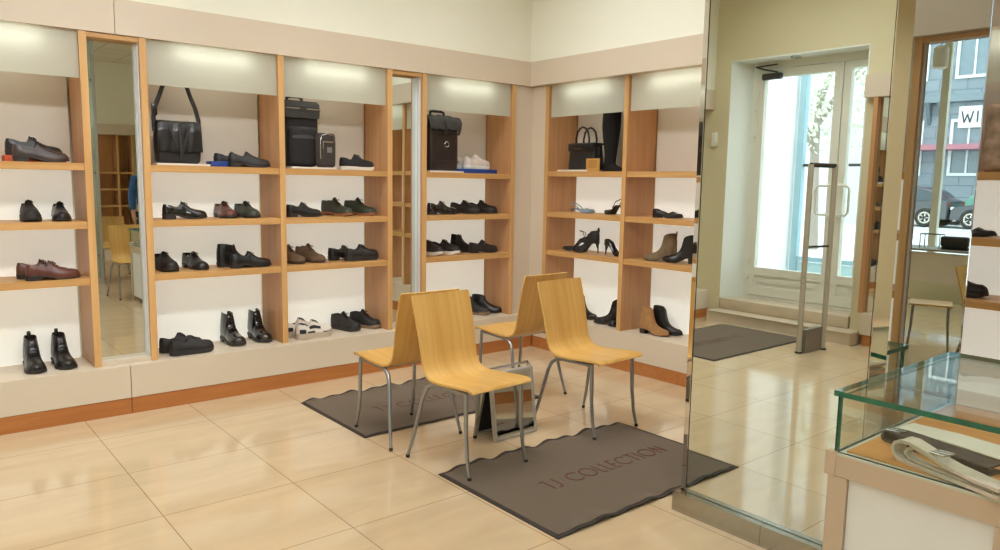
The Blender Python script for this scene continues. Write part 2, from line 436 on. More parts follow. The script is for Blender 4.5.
# plinths with their oak kickboards
def plinth(label, x0, x1, y0, y1, side):
    t = thing('display_plinth', label, 'plinth', (0, 0, 0), 0, 'display plinths under the shelving')
    f = MB(); f.box(x0, x1, y0, y1, .103, .305); f.obj('plinth_top', PLINTH, t)
    k = MB()
    if side == 'l': k.box(x0, x1, y0+.004, y0+.03, 0, .1)
    elif side == 'r': k.box(x0+.004, x0+.03, y0, y1, 0, .1)
    else: k.box(x1-.03, x1-.008, y0, y1-.03, 0, .1); k.box(x0, x1-.03, y1-.03, y1-.012, 0, .1)
    k.obj('kickboard', OAKK, t, label='warm brown oak kickboard')
    return t
plinth('white plinth with oak kickboard under the leftmost shelves and first mirror', XD+.002, -3.312, -.06, .398, 'l')
plinth('long white plinth with oak kickboard under the shelves behind the chairs', -3.308, .03, -.06, .398, 'l')
plinth('long white plinth with oak kickboard on the right wall running behind the mirrored pillar', 0.03, .418, YO, -.0605, 'r')
plinth('short white plinth with oak kickboard right of the entrance steps', XD+.002, XD+.10, -5.3, -1.80, 'f')

# ------------------------------------------------------------------ shelving
def divider(parent, d, z1=2.30):
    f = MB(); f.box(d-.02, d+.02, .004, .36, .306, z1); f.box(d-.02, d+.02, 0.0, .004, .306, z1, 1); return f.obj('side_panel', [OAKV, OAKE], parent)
def unit(label, loc, rz, divs, levels, end=True, back=None, lamps=True):
    """A run of shelf bays. Local x runs along the wall, local y goes back into it, the room is at -y."""
    t = thing('shelving_unit', label, 'shelving unit', loc, rz, 'shelving units along the walls')
    for d in divs: divider(t, d)
    for a, b in zip(divs, divs[1:]):
        x0, x1 = a+.02, b-.02
        for z in levels:
            f = MB(); f.box(x0, x1, .012, .345, z-.042, z); f.obj('shelf', OAKX, t)
        f = MB(); f.box(x0+.012, x1-.012, .350, .362, levels[0], 2.30); f.obj('upper_back_panel', back or UPPERBACK, t, label='beige upper back panel')
        f = MB(); f.box(x0+.012, x1-.012, .350, .362, .306, levels[0]-.043); f.obj('lower_back_panel', back or LOWERBACK, t, label='white lower back panel')
        if lamps:
            f = MB(); f.box(x0, x1, .030, .036, 2.032, 2.30)
            f.mi = [1 if all(f.v[i][1] > .035 for i in fc) else 0 for fc in f.f]
            f.obj('frosted_pane', [FROST, CLEAR], t, label='frosted glass pane hiding the lamp')
            c = (x0+x1)/2
            f = MB(); f.box(c-.27, c+.27, .085, .125, 2.262, 2.30); lh = f.obj('lamp_holder', WHITE, t)
            f = MB(); f.tube([(c-.25, .102, 2.24), (c+.25, .102, 2.24)], .014, 10); f.obj('lamp_tube', TUBE, lh)
    return t
LV = [1.54, 1.195, .855]; RV = [1.57, 1.22, .885]
uA = unit('leftmost oak shelving unit holding the black shoes on an orange block', (0, 0, 0), 0, [-5.24, -4.36, -3.475], LV)
uB = unit('oak shelving unit of two bays between the two wall mirrors', (0, 0, 0), 0, [-3.15, -2.275, -1.415], LV)
uC = unit('narrow oak shelving unit of one bay nearest the corner, right of the second mirror', (0, 0, 0), 0, [-1.10, -.18], LV)
R90 = -PI/2
uD = unit('oak shelving unit on the right wall holding the heels and ankle boots', (.05, 0, 0), R90, [.168, 1.06, 1.97, 2.59], RV)
uE = unit('oak shelving unit showing at the right edge past the mirrored pillar', (.05, 0, 0), R90, [2.63, 3.22, 4.158], RV)
# corner filler between the two runs
f = MB(); f.box(-.159, .052, .02, .035, .306, 2.30); f.box(.052, .067, -.147, .035, .306, 2.30)
structure(f, 'trim_7', CREAM)

def wall_mirror(label, loc, rz, x0, x1, own=False, depth=.085):
    t = thing('wall_mirror', label, 'mirror', loc, rz, 'tall mirrors set between the shelves')
    f = MB(); f.box(x0, x1, depth, depth+.008, .33, 2.285); f.obj('mirror_glass', MIRROR, t)
    f = MB(); f.box(x0, x1, 0.01, depth+.01, 2.272, 2.30); f.obj('top_rail', OAKX, t)
    f = MB(); f.box(x0, x1, .012, depth+.01, .306, .33); f.obj('bottom_rail', CREAM, t)
    for xx, dd in ((x0, 1), (x1, -1)):
        f = MB(); f.box(min(xx, xx+dd*.006), max(xx, xx+dd*.006), .03, .052, .33, 2.272); f.box(min(xx, xx+dd*.012), max(xx, xx+dd*.012), .06, depth, .33, 2.272); f.obj('edge_profile', mat('pale_satin_profile', (226, 227, 226), .35, metal=.15), t, label='aluminium strip along the edge')
    if own:
        divider(t, x0-.02); divider(t, x1+.02)
    return t
wall_mirror('tall narrow wall mirror left of the shelves with the messenger bag', (0, 0, 0), 0, -3.455, -3.17)
wall_mirror('tall narrow wall mirror behind the front chairs, between two shelving units', (0, 0, 0), 0, -1.395, -1.12)
wall_mirror('oak-framed wall mirror on the right wall reflecting the street window', (.05, 0, 0), R90, 4.178, 4.502, depth=.045)
uF = unit('oak shelving unit on the right wall beyond the window-reflecting mirror', (.05, 0, 0), R90, [4.522, 5.4, 6.3], RV)
# mirror unit on the door wall, seen through the pillar mirror right of the entrance
t = thing('wall_mirror', 'oak-framed mirror on the door wall just right of the entrance', 'mirror', (XD+.0, 0, 0), 0, 'tall mirrors set between the shelves')
for y in (-1.785, -2.26):
    f = MB(); f.box(.002, .085, y-.02, y+.02, .306, 2.30); f.obj('side_panel', OAKV, t)
f = MB(); f.box(.02, .028, -2.24, -1.805, .306, 2.30); f.obj('mirror_glass', MIRROR, t)
# far wall shelving seen in the first mirror
OL = [1.54, 1.195, .855]
unit('distant oak-backed shelving unit on the far wall, seen in the first wall mirror', (-.3, YO, 0), PI, [0, .28, 1.1, 1.38, 2.2, 2.48, 3.3, 3.58, 4.4], OL, back=OCHRE, lamps=False).location.y = YO+.02
fascia('trim_8', XD+.002, -.006, YO-.25, YO+.03)
f = MB(); f.box(-5.4, -.006, YO-.25, YO+.06, 0, .305); structure(f, 'trim_9', PLINTH)

# ------------------------------------------------------------------ mirrored pillar
PX0, PX1, PY0, PY1 = -1.70, -.92, -3.845, -2.985
t = thing('mirrored_pillar', 'big square pillar clad in mirror, standing on a steel plinth', 'pillar', (0, 0, 0))
f = MB(); f.box(PX0+.02, PX1-.02, PY0+.02, PY1-.02, .02, ZC-.002); f.obj('pillar_core', mat('pillar_core_paint', (120, 116, 108), .6, var=.02), t)
f = MB()
f.box(PX0+.002, PX0+.02, PY0+.047, PY1-.047, .092, ZC-.004); f.obj('mirror_panel', MIRROR, t, label='front mirror of the pillar')
f = MB(); f.box(PX0+.034, PX1-.034, PY0+.002, PY0+.02, .092, ZC-.004); f.obj('mirror_panel', MIRROR, t, label='side mirror of the pillar, facing right')
f = MB(); f.box(PX0+.034, PX1-.034, PY1-.02, PY1-.002, .092, ZC-.004); f.obj('mirror_panel', MIRROR, t, label='side mirror of the pillar, facing the shelves')
TRIM = mat('polished_corner_trim', (226, 222, 214), .03, metal=1)
for (cx, sx) in ((PX0, 1), (PX1, -1)):
    for (cy, sy) in ((PY0, 1), (PY1, -1)):
        f = MB()
        poly = [(cx, cy+sy*.047), (cx, cy+sy*.044), (cx+sx*.031, cy), (cx+sx*.034, cy), (cx+sx*.034, cy+sy*.012), (cx+sx*.012, cy+sy*.047)]
        f.prism(poly, .092, ZC-.004, 'z'); f.obj('corner_trim', TRIM, t, label='polished steel corner strip')
        f = MB(); f.box(min(cx+sx*.001, cx+sx*.01), max(cx+sx*.001, cx+sx*.01), min(cy+sy*.047, cy+sy*.0505), max(cy+sy*.047, cy+sy*.0505), .092, ZC-.004)
        f.obj('joint_strip', DARKM, t)
f = MB(); f.box(PX0-.035, PX0, PY0-.02, -3.432, 0, .090); f.obj('plinth_cover', STEEL, t, label='brushed steel plinth cover')
f = MB(); f.box(PX0-.035, PX0, -3.430, PY1-.002, 0, .090); f.box(PX0, PX1+.02, PY1-.012, PY1-.002, 0, .090); f.obj('plinth_cover', STEEL, t, label='brushed steel plinth cover')
# second mirrored pillar deeper in the shop (seen only in the first wall mirror)
t = thing('mirrored_pillar', 'slim steel-edged pillar deeper in the shop, seen in the first wall mirror', 'pillar', (-2.42, -6.3, 0))
f = MB(); f.box(-.26, .26, -.3, .3, 0, ZC-.002); f.obj('pillar_core', ALU, t)
f = MB(); f.box(-.22, .22, .3, .315, .1, ZC-.01); f.obj('mirror_panel', mat('pale_glass_panel', (196, 214, 208), .12, metal=.6), t)
for x in (-.2, .2):
    for z in (.4, 1.5, 2.7):
        f = MB(); f.tube([(x, .315, z), (x, .325, z)], .012, 8); f.obj('screw_cap', DARKM, t)

# ------------------------------------------------------------------ chairs
def chair_meshes():
    prof = [(-.228, .440, .196), (-.222, .450, .203), (-.20, .456, .206), (-.12, .452, .208), (-.03, .444, .207), (.05, .439, .203), (.11, .440, .198), (.145, .449, .193), (.172, .470, .189), (.190, .505, .187), (.203, .56, .187), (.222, .65, .190), (.245, .74, .194), (.268, .82, .196), (.277, .853, .196), (.280, .866, .190)]
    grid = []
    for k, (y, z, w) in enumerate(prof):
        row = []
        for j in range(9):
            u = -1+2*j/8
            conc = (.010*(1-u*u) if 9 <= k else 0)     # slight dish of the back
            sag = (-.006*(1-u*u) if 2 <= k <= 6 else 0)
            row.append((u*w, y+conc, z+sag))
        grid.append(row)
    shell = MB().sheet(grid, .011)
    legs = []
    for s in (-1, 1):
        fr = MB(); fr.tube([(s*.186, -.165, .432), (s*.188, -.168, .36), (s*.189, -.172, .22), (s*.191, -.186, .10), (s*.195, -.210, .012)], [.0115, .0115, .011, .010, .0085], 10)
        re = MB(); re.tube([(s*.184, -.165, .428), (s*.184, -.08, .428), (s*.184, .06, .424), (s*.186, .115, .416), (s*.190, .150, .392), (s*.197, .172, .34), (s*.207, .192, .25), (s*.222, .222, .12), (s*.236, .252, .012)], [.0115]*5+[.0115, .011, .010, .0085], 10)
        fc = MB(); fc.tube([(s*.1945, -.208, .016), (s*.196, -.212, .0)], .0105, 8)
        rc = MB(); rc.tube([(s*.2355, .251, .016), (s*.237, .254, .0)], .0105, 8)
        legs += [(fr.mesh('leg', CHAIRTUBE, True), fc.mesh('foot_cap', RUBBER)), (re.mesh('leg', CHAIRTUBE, True), rc.mesh('foot_cap', RUBBER))]
    rails = []
    for y in (-.13, .09):
        r = MB(); r.tube([(-.184, y, .427), (.184, y, .427)], .008, 8); rails.append(r.mesh('cross_rail', CHAIRTUBE, True))
    return shell.mesh('seat_shell', BIRCH, 50), legs, rails
CM = chair_meshes()
def link(name, me, parent, label=None):
    o = bpy.data.objects.new(name, me); col.objects.link(o); o.parent = parent
    if label: o['label'] = label
    return o
def chair(label, x, y, deg, z=0):
    t = thing('shell_chair', label, 'chair', (x, y, z), math.radians(deg), 'birch ply shell chairs on silver legs')
    link('seat_shell', CM[0], t)
    for lm, cm in CM[1]: link('foot_cap', cm, link('leg', lm, t, 'silver tube leg'))
    for r in CM[2]: link('cross_rail', r, t)
chair('front-most birch ply chair on the left, two feet on the nearer mat', -2.10, -1.96, 3, .004)
chair('birch ply chair behind the front chair, facing the left shelves from the farther mat', -2.137, -1.335, 180, .004)
chair('birch ply chair right of the foot mirror, facing the viewer beside the pillar', -1.165, -1.92, 3, .004)
chair('birch ply chair at the back facing the corner, back to back with the right chair', -1.06, -1.11, 181, .004)
chair('birch ply chair by the camera, seen in the first wall mirror', -2.12, -4.665, 180)
chair('farther birch ply chair, peeking above the nearer one in the first wall mirror', -1.85, -6.75, 180)
t = thing('stool', 'low stool with birch seat by the shop window, seen in the pillar side mirror', 'stool', (-2.74, -5.40, 0), .35)
f = MB(); f.rbox(-.17, .17, -.17, .17, .428, .446, .006); f.obj('seat', BIRCH, t, True)
for sx in (-1, 1):
    for sy in (-1, 1):
        f = MB(); f.tube([(sx*.14, sy*.14, .428), (sx*.145, sy*.145, .25), (sx*.165, sy*.165, 0)], [.011, .011, .009], 8); f.obj('leg', CHAIRTUBE, t, True)

# ------------------------------------------------------------------ mats
GLY = {  # thin stroke letters on a unit-height cell: (width, strokes)
 'T': (.42, [[(0, .98), (.26, 1.0)], [(.26, 1.0), (.26, 0)]]),
 'J': (.36, [[(.26, 1.0), (.26, .22), (.22, .07), (.12, 0), (0, .02)]]),
 ' ': (.34, []),
 'C': (.82, [[(.78, .86), (.62, .97), (.42, 1.0), (.2, .92), (.05, .7), (0, .5), (.05, .28), (.2, .08), (.42, 0), (.62, .03), (.78, .14)]]),
 'O': (.96, [[(.46+.46*math.cos(2*PI*k/20), .5+.5*math.sin(2*PI*k/20)) for k in range(21)]]),
 'L': (.36, [[(.04, 1.0), (.04, 0), (.32, 0)]]),
 'E': (.40, [[(.34, 1.0), (.04, 1.0), (.04, 0), (.34, 0)], [(.04, .5), (.28, .5)]]),
 't': (.46, [[(.23, 1.0), (.23, 0)], [(0, 1.0), (.46, 1.0)]]),
 'I': (.16, [[(.06, 1.0), (.06, 0)]]),
 'N': (.66, [[(.04, 0), (.04, 1.0), (.54, 0), (.54, 1.0)]]),
}
def lettering(text, h, gap, w, zf):
    f = MB(); x = 0; segs = []
    for ch in text:
        cw, st = GLY[ch]
        for s in st: segs.append([(x+px*h, py*h) for px, py in s])
        x += cw*h+gap
    W = x-gap
    for s in segs:
        for a, b in zip(s, s[1:]):
            a, b = Vector(a), Vector(b); d = (b-a)
            if d.length < 1e-6: continue
            d.normalize(); n = Vector((-d.y, d.x))*w/2; a = a-d*w*.4; b = b+d*w*.4
            q = [a+n, a-n, b-n, b+n]; base = len(f.v)
            for dz in (.0, .0015):
                for p in q: f.v.append((p.x-W/2, p.y-h/2, zf(p.x-W/2, p.y-h/2)+dz))
            for fc in ((3, 2, 1, 0), (4, 5, 6, 7), (0, 1, 5, 4), (1, 2, 6, 5), (2, 3, 7, 6), (3, 0, 4, 7)): f.face([base+i for i in fc])
    return f
def floor_mat(label, x0, x1, y0, y1, seed, amp_back, amp_front, text=True, tx=0, ty=0, rz=0):
    cx, cy = (x0+x1)/2, (y0+y1)/2
    t = thing('floor_mat', label, 'mat', (cx, cy, 0), rz, 'brown shop mats on the tiles')
    hx, hy = (x1-x0)/2, (y1-y0)/2
    rnd = random.Random(seed); ph = [rnd.uniform(0, 6) for _ in range(4)]
    def lift(x, y):
        e = max(0, (abs(y)/hy-.72)/.28)**1.6
        a = amp_back if y > 0 else amp_front
        w = .5+.5*math.sin(x*31+ph[0]+(1.1 if y > 0 else 0))*math.cos(x*9.3+ph[1])
        edge = 1-max(0, (abs(x)/hx-.86)/.14)
        return a*e*w*max(0, edge)
    def surf(x, y): return .0075+lift(x, y)
    NX, NY = 72, 36
    def grid(ax0, ax1, ay0, ay1, nx, ny, dz):
        return [[(ax0+(ax1-ax0)*i/nx, ay0+(ay1-ay0)*j/ny, surf(ax0+(ax1-ax0)*i/nx, ay0+(ay1-ay0)*j/ny)+dz) for j in range(ny+1)] for i in range(nx+1)]
    b = .022
    pile = MB().sheet(grid(-hx+b, hx-b, -hy+b, hy-b, NX, NY, -.003), .006); pile.obj('pile', MATT, t, 50)
    e = MB()
    e.sheet(grid(-hx, hx, -hy, -hy+b, NX, 2, -.0045), .004); e.sheet(grid(-hx, hx, hy-b, hy, NX, 2, -.0045), .004)
    e.sheet(grid(-hx, -hx+b, -hy+b, hy-b, 2, NY, -.0045), .004); e.sheet(grid(hx-b, hx, -hy+b, hy-b, 2, NY, -.0045), .004)
    e.obj('rubber_edge', MATEDGE, t, 50, label='dark rubber edge of the mat')
    if text:
        lt = lettering('TJ COLLECtION', .095, .018, .0075, lambda x, y: surf(x+tx, y+ty)+.0002)
        lt.obj('lettering', LETTER, t, loc=(tx, ty, 0), label='dark red words TJ COLLECTION')
    return t
floor_mat('brown mat with dark red lettering nearest the viewer, running beside the mirrored pillar', -2.356, -.985, -2.885, -2.015, 3, .030, .020, True, .08, -.01)
floor_mat('brown mat with dark red lettering under the left chairs, close to the shelves', -2.385, -1.0, -1.32, -.475, 8, .030, .006, True, .07, -.01)
floor_mat('grey-brown mat in front of the entrance steps, seen in the pillar mirror', -5.84, -4.30, -1.39, -.44, 5, .002, .002, True, .1, .0)

# ------------------------------------------------------------------ foot mirror (two leaves leaning together)
t = thing('foot_mirror', 'low chrome-framed foot mirror standing on the floor between the chairs', 'mirror', (-1.665, -1.80, 0), math.radians(2))
def leaf(mb_frame, ybase, ytop, H, w):
    th = math.atan2(ytop-ybase, H)
    def P(x, s, off): return (x, ybase+s*math.sin(th)+off*math.cos(th), s*math.cos(th)-off*math.sin(th)+.002)
    return P
Hh = .385; w = .165
for nm, yb, yt in (('front', -.01, .045), ('rear', .17, .075)):
    P = leaf(None, yb, yt, Hh, w); sg = -1 if nm == 'front' else 1
    f = MB()
    def bar(x0, x1, s0, s1, o0, o1, mb):
        b = len(mb.v)
        for o in (o0, o1):
            for s in (s0, s1):
                for x in (x0, x1): mb.v.append(P(x, s, o))
        for q in ((0, 2, 3, 1), (4, 5, 7, 6), (0, 1, 5, 4), (2, 6, 7, 3), (0, 4, 6, 2), (1, 3, 7, 5)): mb.face([b+i for i in q])
    bar(-w, w, 0, .015, -.012, .012, f); bar(-w, w, Hh-.015, Hh, -.012, .012, f); bar(-w, -w+.015, .015, Hh-.015, -.012, .012, f); bar(w-.015, w, .015, Hh-.015, -.012, .012, f)
    fr = f.obj('frame_leaf', mat('satin_steel', (190, 186, 176), .4, metal=.4), t, label='steel frame')
    f = MB(); bar(-w+.015, w-.015, .015, Hh-.015, sg*.004-.002, sg*.004+.002, f); f.obj('mirror_glass', MIRROR, t)
    f = MB(); bar(-w+.015, w-.015, .015, Hh-.015, -sg*.006-.002, -sg*.006+.002, f); f.obj('backing_board', RUBBER, t, label='black backing board')
for s in (-1, 1):
    f = MB(); f.tube([(s*.16, .044, .388), (s*.16, .06, .402), (s*.16, .076, .388)], .006, 6); f.obj('hinge', CHROME, t, True)
f = MB(); f.tube([(-.15, .06, .410), (.15, .06, .410)], .009, 8); f.obj('top_rod', CHROME, t, True)

# ------------------------------------------------------------------ display counter with its glass case
CX0, CX1, CY0, CY1, CT = -2.195, -1.29, -4.425, -3.925, .852
t = thing('display_counter', 'glass-topped display counter at the lower right, with belts inside', 'counter', (0, 0, 0))
BEIGE = mat('beige_metal_frame', (200, 178, 150), .45, var=.02)
ZB = .660
f = MB(); f.box(CX0, CX1, CY0, CY1, ZB-.078, ZB-.012); f.obj('top_frame', BEIGE, t, label='beige frame under the glass case')
f = MB(); f.box(CX0-.002, CX0+.02, CY1-.012, CY1+.022, ZB-.080, ZB-.002); f.obj('corner_cap', BEIGE, t)
for (x0, x1) in ((CX0, CX0+.06), (CX1-.06, CX1)):
    for (y0, y1) in ((CY1-.05, CY1+.01), (CY0, CY0+.05)):
        f = MB(); f.box(x0, x1, y0, y1, 0, ZB-.080); f.obj('post', BEIGE, t)
f = MB(); f.box(CX0+.012, CX0+.024, CY0+.052, CY1-.052, .06, ZB-.080); f.box(CX0+.062, CX1-.062, CY1-.03, CY1-.018, .06, ZB-.08); f.box(CX0+.062, CX1-.062, CY0+.018, CY0+.03, .06, ZB-.08)
f.obj('front_panel', WHITE, t, label='white laminate front panels')
f = MB(); f.box(CX0+.03, CX1-.03, CY0+.03, CY1-.03, ZB-.012, ZB); f.obj('case_floor', TANB, t, label='tan wooden floor of the case')
f = MB(); f.box(CX0, CX0+.03, CY0, CY1, ZB-.012, ZB-.004); f.box(CX1-.03, CX1, CY0, CY1, ZB-.012, ZB-.004); f.box(CX0+.03, CX1-.03, CY0, CY0+.03, ZB-.012, ZB-.004); f.box(CX0+.03, CX1-.03, CY1-.03, CY1, ZB-.012, ZB-.004)
f.obj('case_sill', mat('pale_green_sill', (196, 200, 180), .3, var=.02), t)
g = .011
def pane(name, x0, x1, y0, y1, z0, z1, thin, lab):
    """A glass plate: see-through faces, dark green edges."""
    f = MB(); f.box(x0, x1, y0, y1, z0, z1)
    f.mi = []
    for fc in f.f:
        c = [f.v[i] for i in fc]; flat = len({round(p[thin], 5) for p in c}) == 1
        f.mi.append(0 if flat else 1)
    return f.obj(name, [CASEGLASS, GEDGE], t, label=lab)
pane('glass_top', CX0-.006, CX1+.006, CY0-.006, CY1+.006, CT-.017, CT, 2, 'glass top with green edge')
pane('glass_side', CX0+.004, CX0+.004+g, CY0+.004, CY1-.004, ZB-.004, CT-.0175, 0, 'front glass')
pane('glass_side', CX1-.004-g, CX1-.004, CY0+.004, CY1-.004, ZB-.004, CT-.0175, 0, 'rear glass')
pane('glass_side', CX0+.013, CX1-.013, CY1-.004-g, CY1-.004, ZB-.004, CT-.0175, 1, 'end glass')
pane('glass_side', CX0+.013, CX1-.013, CY0+.004, CY0+.004+g, ZB-.004, CT-.0175, 1, 'end glass')

def folded_belt(name, label, cat, path, width, th, m, loc, rz, buckle=None, grp='belts in the glass case'):
    """A strap following a path in local x-z, as wide as given along local y."""
    t = thing(name, label, cat, loc, rz, grp)
    P = [Vector((x*.75, 0, z)) for x, z in path]; grid = []
    for i, p in enumerate(P): grid.append([(p.x, -width/2+width*j/4, p.z+.002*math.sin(i*1.3+j)) for j in range(5)])
    MB().sheet(grid, th).obj('strap', m, t, 60)
    if buckle:
        bx, bz = buckle; f = MB()
        f.tube([(bx, -.02, bz), (bx, .02, bz), (bx+.045, .022, bz+.004), (bx+.045, -.022, bz+.004), (bx, -.02, bz)], .0035, 6); f.tube([(bx, 0, bz), (bx+.05, 0, bz+.006)], .0025, 6)
        f.obj('buckle', SILVERT, t, True)
    return t
# front coil of pale canvas belt: loop seen end on, tails running to the right (-y)
PALEC = mat('pale_canvas', (206, 194, 174), .8, bump=.3, bscale=220, var=.08, vscale=40)
DKC = mat('dark_brown_strap', (72, 60, 52), .7, bump=.2, bscale=200, var=.1, vscale=30)
loop = [(.44, .006), (.30, .005), (.18, .005), (.08, .005), (.035, .008), (.012, .018), (.004, .034), (.012, .052), (.035, .064), (.07, .067), (.12, .060), (.18, .048), (.25, .036), (.34, .03), (.44, .028)]
folded_belt('belt', 'pale canvas belt folded into a loop, front-most in the glass case', 'belt', loop, .055, .010, PALEC, (-2.095, -4.075, ZB), math.radians(-107), (.12, .060))
inner = [(.40, .012), (.24, .012), (.10, .013), (.055, .018), (.035, .030), (.045, .043), (.08, .048), (.14, .040), (.22, .028), (.40, .022)]
folded_belt('belt', 'thin pale belt nested inside the folded canvas loop in the case', 'belt', inner, .030, .005, mat('cream_strap', (222, 212, 192), .6, var=.08), (-2.095, -4.083, ZB), math.radians(-107))
dk = [(.45, .004), (.2, .004), (.03, .004), (.008, .009), (.002, .02), (.010, .031), (.03, .035), (.12, .034), (.25, .03), (.45, .026)]
folded_belt('belt', 'dark brown belt folded flat behind the pale canvas loop in the case', 'belt', dk, .075, .006, DKC, (-1.945, -3.985, ZB), math.radians(-102), (.006, .036))
fl = [(.44, .003), (.2, .003), (.0, .003), (-.004, .006), (-.002, .010), (.02, .012), (.2, .018), (.44, .014)]
folded_belt('belt', 'wide cream belt lying flat at the back of the glass case', 'belt', fl, .13, .004, mat('cream_leather', (224, 218, 200), .55, var=.05), (-1.80, -3.975, ZB), math.radians(-97))

# ------------------------------------------------------------------ entrance furniture
t = thing('security_gate', 'aluminium anti-theft gate standing in front of the entrance steps', 'security gate', (0, 0, 0))
pa, pb = Vector((-5.207, -1.645, 0)), Vector((-5.536, -1.695, 0))
for p in (pa, pb):
    f = MB(); f.tube([(p.x, p.y, .012), (p.x, p.y, 1.67)], .024, 14); f.obj('post', LIGHTM, t, True)
    f = MB(); f.lathe([(.034, 0), (.034, .010), (.026, .014)], 16, 0, (p.x, p.y, 0)); f.obj('foot', RUBBER, t, True)
f = MB(); f.tube([tuple(pa+Vector((0, 0, 1.665))), tuple(pb+Vector((0, 0, 1.665)))], .020, 10); f.obj('top_bar', DARKM, t, True)
f = MB(); f.tube([tuple(pa+Vector((0, 0, .95))), tuple(pb+Vector((0, 0, .95)))], .010, 8); f.obj('middle_bar', DARKM, t, True)
f = MB(); f.box(-5.515, -5.23, -1.695, -1.645, .0, .215); f.obj('base_box', GREYM, t, label='grey base box')
t = thing('pendant_lamp', 'white cylindrical pendant lamp hanging inside the shop window', 'lamp', (-5.6, -6.59, 2.95))
f = MB(); f.lathe([(.05, 0), (.085, .02), (.09, .12), (.085, .25), (.05, .28), (.012, .29)], 18); f.obj('lamp_shade', WHITE, t, True)
f = MB(); f.tube([(0, 0, .285), (0, 0, ZC-2.952)], .006, 6); f.obj('cable', RUBBER, t, True)
t = thing('recessed_lamp', 'small round lamp recessed in the soffit above the entrance door', 'lamp', (XD-.12, -.86, DZ1-.012))
f = MB(); f.lathe([(.05, -.001), (.058, -.006), (.045, -.014), (.03, -.010)], 18); f.obj('lamp_ring', STEEL, t, True)
# display table by the shop window
t = thing('display_table', 'cream panelled display table by the shop window, seen in the pillar mirror', 'table', (-5.35, -6.22, 0), 0)
f = MB(); f.rbox(-.30, .30, -.75, .55, .735, .76, .005); f.obj('table_top', mat('table_top_grey', (150, 146, 132), .4, var=.03), t)
for y in (-.70, .48):
    for x in (-.26, .22):
        f = MB(); f.box(x, x+.04, y, y+.04, 0, .735); f.obj('leg', BEIGE, t)
f = MB(); f.box(.262, .275, -.66, .48, .36, .72); f.obj('front_panel', CREAM, t)
t = thing('display_stand', 'small wire display stand on the table by the shop window', 'stand', (-5.20, -6.38, .76), 0)
f = MB(); f.tube([(0, -.11, .0), (0, -.11, .17), (0, .11, .17), (0, .11, .0)], .006, 6); f.tube([(-.14, -.11, 0), (-.14, -.11, .17), (-.14, .11, .17), (-.14, .11, 0)], .006, 6)
for y in (-.11, .11): f.tube([(0, y, .17), (-.14, y, .17)], .006, 6)
f.obj('wire_frame', DARKM, t, True)
f = MB(); f.rbox(-.12, .02, -.20, .08, 0, .03, .006); o = f.obj('leather_folder', GREYCAN, None, True, (-5.22, -6.05, .76)); tag(o, 'flat grey leather folder lying on the table by the shop window', 'folder')
t = thing('handbag', 'black clutch bag on the table by the shop window', 'bag', (-5.2, -6.10, .791), .1)
f = MB(); f.rbox(-.05, .05, -.15, .15, 0, .13, .03, seg=3); f.obj('bag_body', BLACKL, t, True)
f = MB(); f.rbox(.045, .056, -.14, .14, .05, .12, .004); f.obj('flap', BLACKM, t, True)

# ------------------------------------------------------------------ shoes
TS = [0, .012, .03, .06, .1, .15, .2, .26, .32, .37, .405, .43, .455, .49, .54, .6, .66, .72, .78, .84, .89, .93, .96, .985, 1]
ROUND = [(0, .08), (.012, .34), (.04, .58), (.12, .76), (.28, .78), (.42, .80), (.6, .94), (.72, 1.0), (.84, .93), (.92, .76), (.97, .52), (1, .12)]
POINT = [(0, .08), (.012, .34), (.04, .58), (.12, .74), (.28, .72), (.42, .74), (.58, .92), (.68, .96), (.8, .72), (.9, .42), (.97, .18), (1, .03)]
CHISEL = [(0, .08), (.012, .34), (.04, .58), (.12, .76), (.28, .76), (.42, .78), (.6, .94), (.70, .98), (.84, .84), (.93, .64), (.98, .46), (1, .25)]
STY = {}
def style(k, **kw): STY[k] = kw
LOW = dict(hc=[(0, .068), (.1, .064), (.28, .050), (.40, .058), (.43, .060), (.6, .048), (.8, .034), (.93, .026), (1, .010)],
           hm=[(0, .066), (.012, .062), (.03, .014), (.36, .012), (.395, .084), (.43, .091), (.49, .084), (.6, .070), (.72, .057), (.84, .051), (.93, .040), (.985, .024), (1, .012)],
           wt=[(0, .12), (.02, .5), (.1, .56), (.3, .56), (.43, .50), (.6, .74), (.8, .82), (.93, .62), (1, .12)])
MID = dict(hc=[(0, .085), (.1, .088), (.3, .085), (.40, .090), (.48, .075), (.6, .050), (.8, .034), (.93, .026), (1, .010)],
           hm=[(0, .083), (.012, .080), (.03, .03), (.34, .03), (.385, .112), (.41, .116), (.46, .100), (.54, .078), (.66, .060), (.78, .050), (.88, .046), (.95, .034), (.985, .022), (1, .012)],
           wt=LOW['wt'])
def boot_prof(h, fronth=.105):
    return dict(hc=[(0, h), (.1, h), (.36, h-.004), (.40, h-.01), (.43, fronth+.02), (.455, fronth-.006), (.49, .078), (.6, .050), (.8, .034), (.93, .026), (1, .010)],
                hm=[(0, h-.002), (.012, h-.005), (.03, h-.05), (.33, h-.05), (.375, h-.002), (.40, h-.006), (.43, fronth+.035), (.455, fronth+.008), (.49, .094), (.54, .080), (.66, .062), (.78, .052), (.88, .046), (.95, .034), (.985, .022), (1, .012)],
                wt=[(0, .12), (.012, .28), (.03, .42), (.1, .58), (.2, .64), (.3, .58), (.38, .40), (.43, .42), (.5, .60), (.6, .74), (.8, .82), (.93, .62), (1, .12)])
PUMP = dict(hc=[(0, .050), (.1, .048), (.25, .034), (.5, .026), (.62, .030), (.8, .028), (.93, .022), (1, .008)],
            hm=[(0, .048), (.012, .044), (.03, .008), (.56, .006), (.60, .034), (.64, .040), (.74, .036), (.88, .030), (.95, .024), (1, .010)], wt=LOW['wt'])
def heelcurve(H):
    return [(0, H), (.24, H), (.62, 0.0), (.78, 0.0), (1, .008)]
